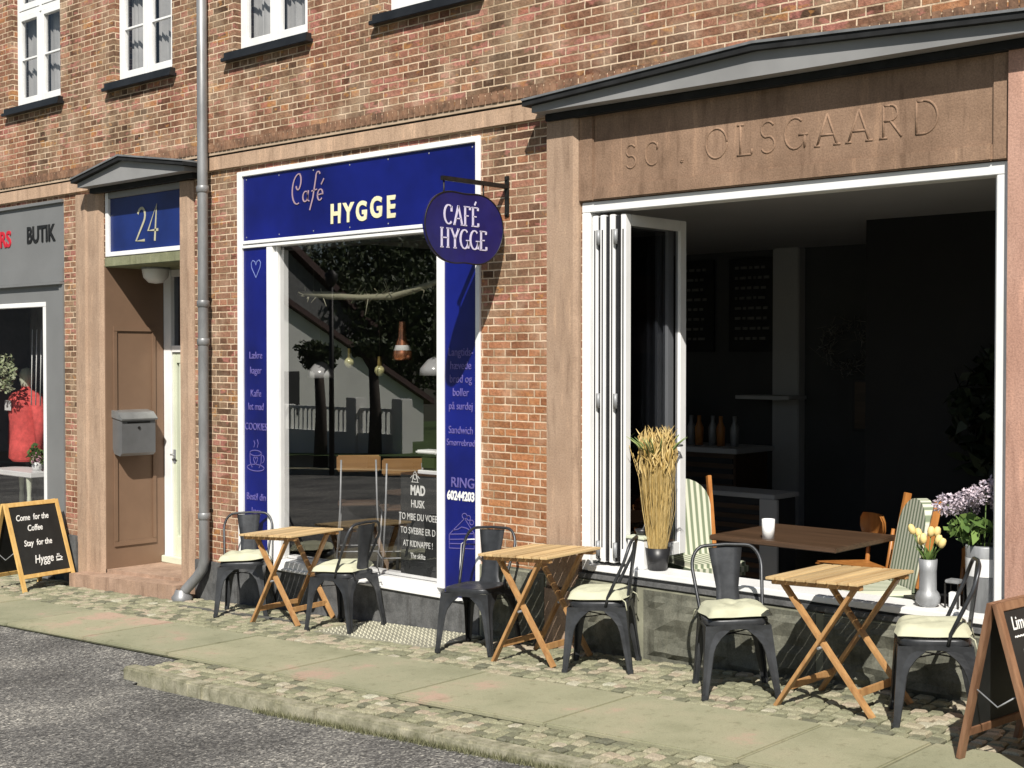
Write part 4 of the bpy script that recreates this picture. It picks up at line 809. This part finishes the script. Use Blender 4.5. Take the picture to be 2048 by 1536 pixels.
# ================================================ STREET FURNITURE
def tolix():
    c = empty('metal_chair', 'x', 'chair'); H = .44
    s = MB(); n = 24
    def sq(r, k=4.5): return [((r*math.copysign(abs(math.cos(a))**(2/k), math.cos(a))), (r*math.copysign(abs(math.sin(a))**(2/k), math.sin(a)))) for a in [2*PI*i/n for i in range(n)]]
    rings = [(.04, H-.008), (.13, H-.008), (.16, H-.004), (.172, H+.004), (.18, H+.004), (.185, H-.006), (.183, H-.03)]
    vs = [(x, y, z) for r_, z in rings for x, y in sq(r_)]; k = len(rings)
    s.add(vs, [(i*n+j, (i+1)*n+j, (i+1)*n+(j+1) % n, i*n+(j+1) % n) for i in range(k-1) for j in range(n)], True); s.add([(x, y, H-.008) for x, y in sq(.04)], [tuple(range(n))]); s.build('seat', m_metal, c)
    ap = MB()
    for a in range(4):
        Rm = Matrix.Rotation(a*PI/2, 3, 'Z')
        arch = [(-.185, H-.028), (.185, H-.028), (.186, H-.06), (.13, H-.06)]+[(.13*math.cos(q), H-.105+.05*math.sin(q)) for q in np.linspace(.35, PI-.35, 8)]+[(-.13, H-.06), (-.186, H-.06)]
        t = MB().prism([(-.186, H-.03), (.186, H-.03), (.187, H-.055)]+[(x, z) for x, z in [(.12*math.cos(q), H-.075+.025*math.sin(q)) for q in np.linspace(.2, PI-.2, 8)]]+[(-.187, H-.055)], (0, -.185, 0), XF, ZF, (0, .006, 0))
        ap.add([Rm@Vector(v) for v in t.v], t.f)
    ap.build('apron', m_metal, c)
    for a in range(4):
        Rm = Matrix.Rotation(a*PI/2, 3, 'Z'); l = MB(); N_ = 10
        # folded tapering sheet: corner line splays, inner edge follows the arch
        zs_ = np.linspace(0, H-.055, N_)
        cor = lambda z: .187+.036*(1-z/(H-.05)); wid = lambda z: .028+.035*(z/(H-.05))+.075*max(0, (z-.26)/(H-.26-.055))**2
        for face in (0, 1):
            V_ = []
            for z in zs_:
                cc = cor(z); w_ = wid(z); pts_ = ((cc, -cc), (cc-w_*.5, -cc+.004), (cc-w_, -cc)) if face == 0 else ((cc, -cc), (cc-.004, -cc+w_*.5), (cc, -cc+w_))
                V_ += [Rm@Vector((p[0], p[1], z)) for p in pts_]
            inn = [v-(Rm@Vector((1, -1, 0)))*.005 for v in V_]; m3 = len(V_)
            F_ = [(i*3+j, (i+1)*3+j, (i+1)*3+j+1, i*3+j+1) for i in range(N_-1) for j in range(2)]
            if face == 0: l.add(V_+inn, F_+[tuple(reversed([q+m3 for q in f_])) for f_ in F_]+[(i*3+2, (i+1)*3+2, (i+1)*3+2+m3, i*3+2+m3) for i in range(N_-1)])
            else: l.add(V_+inn, [tuple(reversed(f_)) for f_ in F_]+[tuple(q+m3 for q in f_) for f_ in F_]+[(i*3+2, i*3+2+m3, (i+1)*3+2+m3, (i+1)*3+2) for i in range(N_-1)])
        cc = cor(0); p = Rm@Vector((cc-.014, -cc+.014, 0)); l.box(p.x-.016, p.x+.016, p.y-.016, p.y+.016, 0, .03, .003)
        l.build('leg', m_metal, c)
    hp = MB(); A = [(-.178, .06, H-.03), (-.182, .075, H+.03), (-.205, .185, H+.25)]+[(-.205+.085*(1-math.cos(q)), .19+.04*math.sin(q), H+.26+.118*math.sin(q)) for q in np.linspace(.2, PI/2, 6)]
    hoop = A+[(0, .236, H+.383)]+[(-x, y, z) for x, y, z in reversed(A)]; hp.tube(hoop, .0105, 8)
    hp.build('back_hoop', m_metal, c)
    sp = MB(); prof = [(0, .09), (.05, .07), (.14, .066), (.24, .08), (.32, .092), (.376, .1)]
    vs = []
    for z, hw in prof: vs += [(x*hw, .172+z*.165+(.008*(1-x*x)), H-.01+z) for x in (-1, -.5, 0, .5, 1)]
    m5 = len(vs); vs += [(x, y+.006, z) for x, y, z in vs]; F_ = [(i*5+j, i*5+j+1, (i+1)*5+j+1, (i+1)*5+j) for i in range(5) for j in range(4)]
    sp.add(vs, F_+[tuple(reversed([q+m5 for q in f_])) for f_ in F_]+[(i*5+4, i*5+4+m5, (i+1)*5+4+m5, (i+1)*5+4) for i in range(5)]+[(i*5, (i+1)*5, (i+1)*5+m5, i*5+m5) for i in range(5)], True); sp.build('backrest', m_metal, c)
    br = MB(); br.bar((-.16, -.16, H-.1), (.16, .16, H-.1), .02, .004); br.bar((-.16, .16, H-.105), (.16, -.16, H-.105), .02, .004); br.build('cross_brace', m_metal, c)
    return c
def cushion_mesh(seed):
    rg = np.random.default_rng(seed); n = 22; mb = MB(); ph = rg.uniform(0, 6.28, 6); top = []; bot = []
    for j in range(n+1):
        for i in range(n+1):
            u = 2*i/n-1; v = 2*j/n-1; r_ = max(abs(u), abs(v)); e = max(0, 1-abs(u)**5)*max(0, 1-abs(v)**5); 
            pinch = .2+.8*min(1, e*1.5)**.5; sxx = .188*(1-.05*abs(u*v)**2)
            h = .058*e**.45; h -= .016*math.exp(-(u*u+v*v)/.02)+.008*sum(math.exp(-((u-a)**2+(v-b)**2)/.012) for a, b in ((.5, .5), (-.5, .5), (.5, -.5), (-.5, -.5)))
            wv = .006*math.sin(5*u+ph[0])*math.sin(4*v+ph[1])+.004*math.sin(9*u+ph[2]+3*v)
            x = u*sxx*(1+.03*math.sin(5*v+ph[3])); y = v*sxx*(1+.03*math.sin(5*u+ph[4])); lift = .012*math.sin(2.5*u+ph[5])*abs(u)**2+.01*abs(u*v)*math.sin(ph[2])
            top.append((x, y, .014+h+wv*e+max(0, lift))); bot.append((x, y, .0+.014*(1-e)+max(0, lift)))
    f = [(j*(n+1)+i, j*(n+1)+i+1, (j+1)*(n+1)+i+1, (j+1)*(n+1)+i) for j in range(n) for i in range(n)]; m_ = (n+1)**2
    rim_ = [j*(n+1) for j in range(n+1)]
    edge = list(range(n+1))+[(k+1)*(n+1)+n for k in range(n)]+[n*(n+1)+n-1-k for k in range(n)]+[(n-1-k)*(n+1) for k in range(n-1)]
    side = [(edge[k], m_+edge[k], m_+edge[(k+1) % len(edge)], edge[(k+1) % len(edge)]) for k in range(len(edge))]
    mb.add(top+bot, f+[tuple(reversed([q+m_ for q in a])) for a in f]+side, True); return mb
chairs = [(-9.23, -.31, -48, 'gunmetal metal chair with cream cushion, leftmost, beside the drainpipe', 'cream cushion on the leftmost metal chair by the drainpipe'),
          (-7.90, -.355, 191, 'gunmetal metal chair with cream cushion right of the leftmost table', 'cream cushion with a dark tie on the chair right of the leftmost table'),
          (-6.42, -.41, -76, 'gunmetal metal chair without a cushion before the right blue panel', None),
          (-5.32, -.42, 210, 'gunmetal metal chair with flat cream cushion right of the middle table', 'flat cream cushion on the chair between the middle table and the stone plinth'),
          (-4.25, -.53, -48, 'gunmetal metal chair with rumpled cream cushion left of the rightmost table', 'rumpled cream cushion on the chair facing the camera left of the rightmost table'),
          (-3.05, -.50, 209, 'gunmetal metal chair with thick cream cushion nearest the right chalkboard', 'thick cream cushion on the chair nearest the right chalkboard')]
proto = tolix(); UP = Vector((-SL, 0, 1)).normalized()
for i, (x, y, a, lab, cl) in enumerate(chairs):
    o = proto if i == 0 else copy_tree(proto); p = Vector((x, y, gz(x))); place(o, p, R(a+90), True); o['label'] = lab; o['category'] = 'chair'; o['group'] = 'metal chairs outside the cafe'
    if cl:
        q = cushion_mesh(i).build('seat_cushion', m_cush); tag(q, cl, 'cushion', 'cream seat cushions'); place(q, p+UP*.444, R(a+90+(0, 8, 0, -4, 6, -3)[i]), True)
        ties = MB()
        for s in (-1, 1): ties.tube([(s*.16, .17, .02), (s*.18, .2, .0), (s*.19, .21, -.05)], .004, 5)
        ties.build('tie', m_cush if i != 1 else m_iron, q)
def bistro(e=.285):
    c = empty('folding_table', 'x', 'table'); t = MB(); n = 9; W_ = .57; D_ = .62; wv = W_/n
    for i in range(n): t.box(-W_/2+i*wv+.0045, -W_/2+(i+1)*wv-.0045, -D_/2, D_/2, .700, .717, .003)
    t.build('tabletop', m_acacia, c)
    for y in (-.25, .25): MB().box(-.27, .27, y-.018, y+.018, .672, .699, .003).build('rail', m_acleg, c)
    for s in (-1, 1):
        MB().bar((-e, s*.235, 0), (e-.065, s*.235, .675), .02, .045, up=(0, 1, 0)).build('leg', m_acleg, c); MB().bar((e, s*.208, 0), (-e+.055, s*.208, .675), .02, .045, up=(0, 1, 0)).build('leg', m_acleg, c)
    MB().bar((-e*.7, -.22, .115), (-e*.7, .22, .115), .018, .04).build('stretcher', m_acleg, c); MB().bar((e*.7, -.2, .12), (e*.7, .2, .12), .018, .04).build('stretcher', m_acleg, c)
    b = MB()
    for s in (-1, 1): b.tube([(0, s*.19, .345), (0, s*.255, .345)], .008, 8)
    b.build('pivot_bolt', m_galv, c); return c
tb = bistro(.235); tb2 = bistro()
for i, (x, y, a, lab) in enumerate(((-8.56, -.33, 9, 'slatted acacia folding table, leftmost, before the cafe window'), (-5.83, -.41, 5, 'slatted acacia folding table, middle one, before the red brick pier'), (-3.59, -.47, -1, 'slatted acacia folding table, rightmost, before the open window'))):
    o = tb if i == 0 else copy_tree(tb) if i == 1 else tb2; place(o, (x, y, gz(x)), R(a), True); o['label'] = lab; o['category'] = 'table'; o['group'] = 'folding tables outside the cafe'

# A-boards
def aboard(name, lab, O, rz, w_, h_, lean, mat, lines, mt, sw=.045):
    """ridge along local Y, front panel leans towards +X"""
    c = empty(name, lab, 'chalkboard', O, rz, tilt=True)
    for s in (1, -1):
        top = Vector((s*.012, 0, h_)); bot = Vector((s*lean, 0, 0)); d = (top-bot); 
        at = lambda y, k: bot+d*k+Vector((0, y, 0)); nn = d.cross(Vector((0, -s, 0))).normalized()
        p = empty('panel'); p.parent = c
        for y in (-w_/2, w_/2): MB().bar(at(y, 0), at(y, 1), .024, sw, up=(0, 1, 0) if False else (0, 1, 0)).build('stile', mat, p)
        for q_ in (.975, .17): MB().bar(at(-w_/2+sw/2, q_), at(w_/2-sw/2, q_), .024, sw*.9, up=d).build('rail', mat, p)
        U_ = Vector((0, s, 0)); dn = d.normalized(); Wn = U_.cross(dn)
        b0 = at(0, .17); L_ = d.length*(.975-.17); hw = w_/2-sw/2
        MB().prism([(-hw, 0), (hw, 0), (hw, L_), (-hw, L_)], b0-Wn*.004, U_, dn, Wn*.008).build('blackboard', m_chalkb, p)
        if s == 1 and 'pine' in lab:
            q_ = MB()
            for p_ in ([(0, .5), (.05, .1), (.7, .1), (.8, .5), (0, .5)], [(.8, .4), (1, .35), (.75, .2)], [(-.1, 0), (.95, 0)], [(.25, .65), (.3, .9)], [(.5, .65), (.55, .9)]): ribbon(q_, p_, b0+Wn*.0045+U_*.15+dn*.12, U_*.075, dn*.075, .12, .12, .001)
            q_.build('chalk_cup', mt, p)
        if s == 1:
            for (tx, u, v, sz, sh, of) in lines: text(tx, sz, b0+Wn*.005+U_*u+dn*v, U_, dn, mt, p, 'chalk_writing', .0006, of, .8, sh, 'LEFT')
    for y in (-w_/2, w_/2): 
        m1 = Vector((lean*.5, y, h_*.45)); m2 = Vector((-lean*.5, y, h_*.45)); k = Vector((0, y, h_*.36))
        MB().tube([m1, k, m2], .004, 6).build('stay', m_galv, c)
    return c
aboard('pavement_sign', 'pine framed chalkboard A-board by the grey shop, leftmost on the pavement', (-12.56, -.46, gz(-12.56)-.01), R(12), .62, .86, .27, m_pine,
       [('Come  for the', -.23, .56, .085, .25, .0012), ('Coffee', -.12, .45, .085, .25, .0012), ('Stay  for the', -.2, .30, .085, .25, .0012), ('Hygge', -.12, .12, .115, .3, .0012)], m_white_txt)
aboard('pavement_sign', 'brown framed chalkboard A-board cut off by the right edge', (-2.41, -.90, gz(-2.41)), R(-8), .5, .735, .2, m_brownw,
       [('Limonade', -.18, .50, .085, .12, .001), ('~~~~~~', -.18, .455, .05, .1, .001), ('lime', -.14, .36, .07, .15, .001), ('passion', -.14, .26, .07, .15, .001), ('hindbær', -.14, .16, .07, .15, .001)], m_white_txt)

# ================================================ ACROSS THE STREET (seen mirrored in the cafe window)
h = empty('white_house', 'white rendered house with sloping roof across the street, mirrored in the cafe window', 'house')
MB().prism([(-23.5, -2.5), (-17.2, -2.5), (-17.2, 3.8), (-23.5, .5)], (-40, 0, 0), (0, 1, 0), ZF, (8, 0, 0)).build('wall', m_wwall, h)
MB().prism([(-23.8, .36), (-17.0, 3.92), (-17.0, 4.1), (-23.8, .54)], (-40.2, 0, 0), (0, 1, 0), ZF, (8.4, 0, 0)).build('roof', m_tile, h)
MB().box(-32.0, -31.94, -18.3, -17.4, .2, 1.5, .01).build('window', m_darkroom, h)
h = empty('grey_house', 'taller grey gabled house behind the white one across the street', 'house')
MB().prism([(-30, -2.5), (-16, -2.5), (-16, 4.5), (-21, 9.5), (-30, 3)], (-52, 0, 0), (0, 1, 0), ZF, (10, 0, 0)).build('wall', M('grey_render', (.2, .2, .2), .9), h)
MB().prism([(-30.4, 2.8), (-21, 9.6), (-15.6, 4.3), (-15.6, 4.6), (-21, 9.95), (-30.4, 3.1)], (-52.3, 0, 0), (0, 1, 0), ZF, (10.6, 0, 0)).build('roof', m_tile, h)
fn = empty('picket_fence', 'white low wall with railings across the street, mirrored in the cafe window', 'fence')
fy = -16.5
mb = MB(); mb.box(-40, -25.5, fy-.12, fy+.12, -2.4, -.08)
for x in (-37, -34, -30.3, -27.3, -25.5): mb.box(x-.2, x+.2, fy-.2, fy+.2, -2.4, .85 if x > -28 else .6, .02)
mb.build('low_wall', m_wwall, fn)
mb = MB(); mb.box(-40, -25.5, fy-.04, fy+.04, .5, .58)
x = -40
while x < -25.6: mb.box(x, x+.06, fy-.02, fy+.02, -.08, .5); x += .19
mb.build('railings', m_wwall, fn)
def tree(name, lab, loc, hh, crown, n, lm_, sz=.12):
    t = empty(name, lab, 'tree', loc); tr = MB(); tr.tube([(0, 0, -.3), (.03, 0, hh*.5), (0, .05, hh)], [.2, .15, .12], 10)
    for k in range(7):
        a = k*.9; tr.tube([(0, .03, hh*.92), (.35*math.cos(a), .35*math.sin(a), hh+.25), (.7*math.cos(a)*crown[0], .7*math.sin(a)*crown[1], hh+crown[2]*.8)], [.09, .06, .02], 6)
    tr.build('trunk', m_bark, t); mb = MB()
    for k in range(14):
        a = random.uniform(0, 6.28); rr = random.random()**.5; c = (crown[0]*.75*rr*math.cos(a), crown[1]*.75*rr*math.sin(a), hh+crown[2]*random.uniform(.2, 1.1)); q = foliage(n//14, c, [v*.42 for v in crown], sz)
        mb.add(q.v, q.f)
    mb.build('crown', lm_, t)
tree('pollarded_tree', 'pollarded street tree with round crown across the street, nearest the lamp post', (-27.7, -15.6, gz(-27.7, .3)), 2.35, (.75, .75, .5), 2200, m_leafd, .08)
tree('pollarded_tree', 'pollarded street tree further along the far pavement, mirrored right of the pole', (-26.0, -16.0, gz(-26, .3)), 2.4, (.7, .7, .5), 2000, m_leafd, .08)
for k, (x, y, hh, s) in enumerate(((-48, -35, 3.5, 5), (-44.5, -33, 2.5, 4), (-52, -41, 7, 6), (-41, -31.5, 2.0, 3.6), (-43, -42, 6, 6))):
    tree('broadleaf_tree', ('big dark tree behind the white house roof', 'tall dark tree standing furthest behind the fence', 'dark tree close behind the white house wall', 'broad tree at the left behind the white house', 'dark tree at the far end of the street')[k]+' across the street', (x, y, -1.4), hh, (s, s, s), 9000, m_leafd, .15)
lp_ = empty('lamp_post', 'slim dark lamp post across the street, mirrored in the cafe window', 'lamp post', (-24.85, -13.6, gz(-24.85)))
MB().tube([(0, 0, 0), (0, 0, 4.6)], [.07, .05], 10).build('pole', m_iron, lp_); MB().lathe([(.05, 4.5), (.13, 4.6), (.16, 4.8), (.05, 4.9)]).build('lantern', m_iron, lp_)
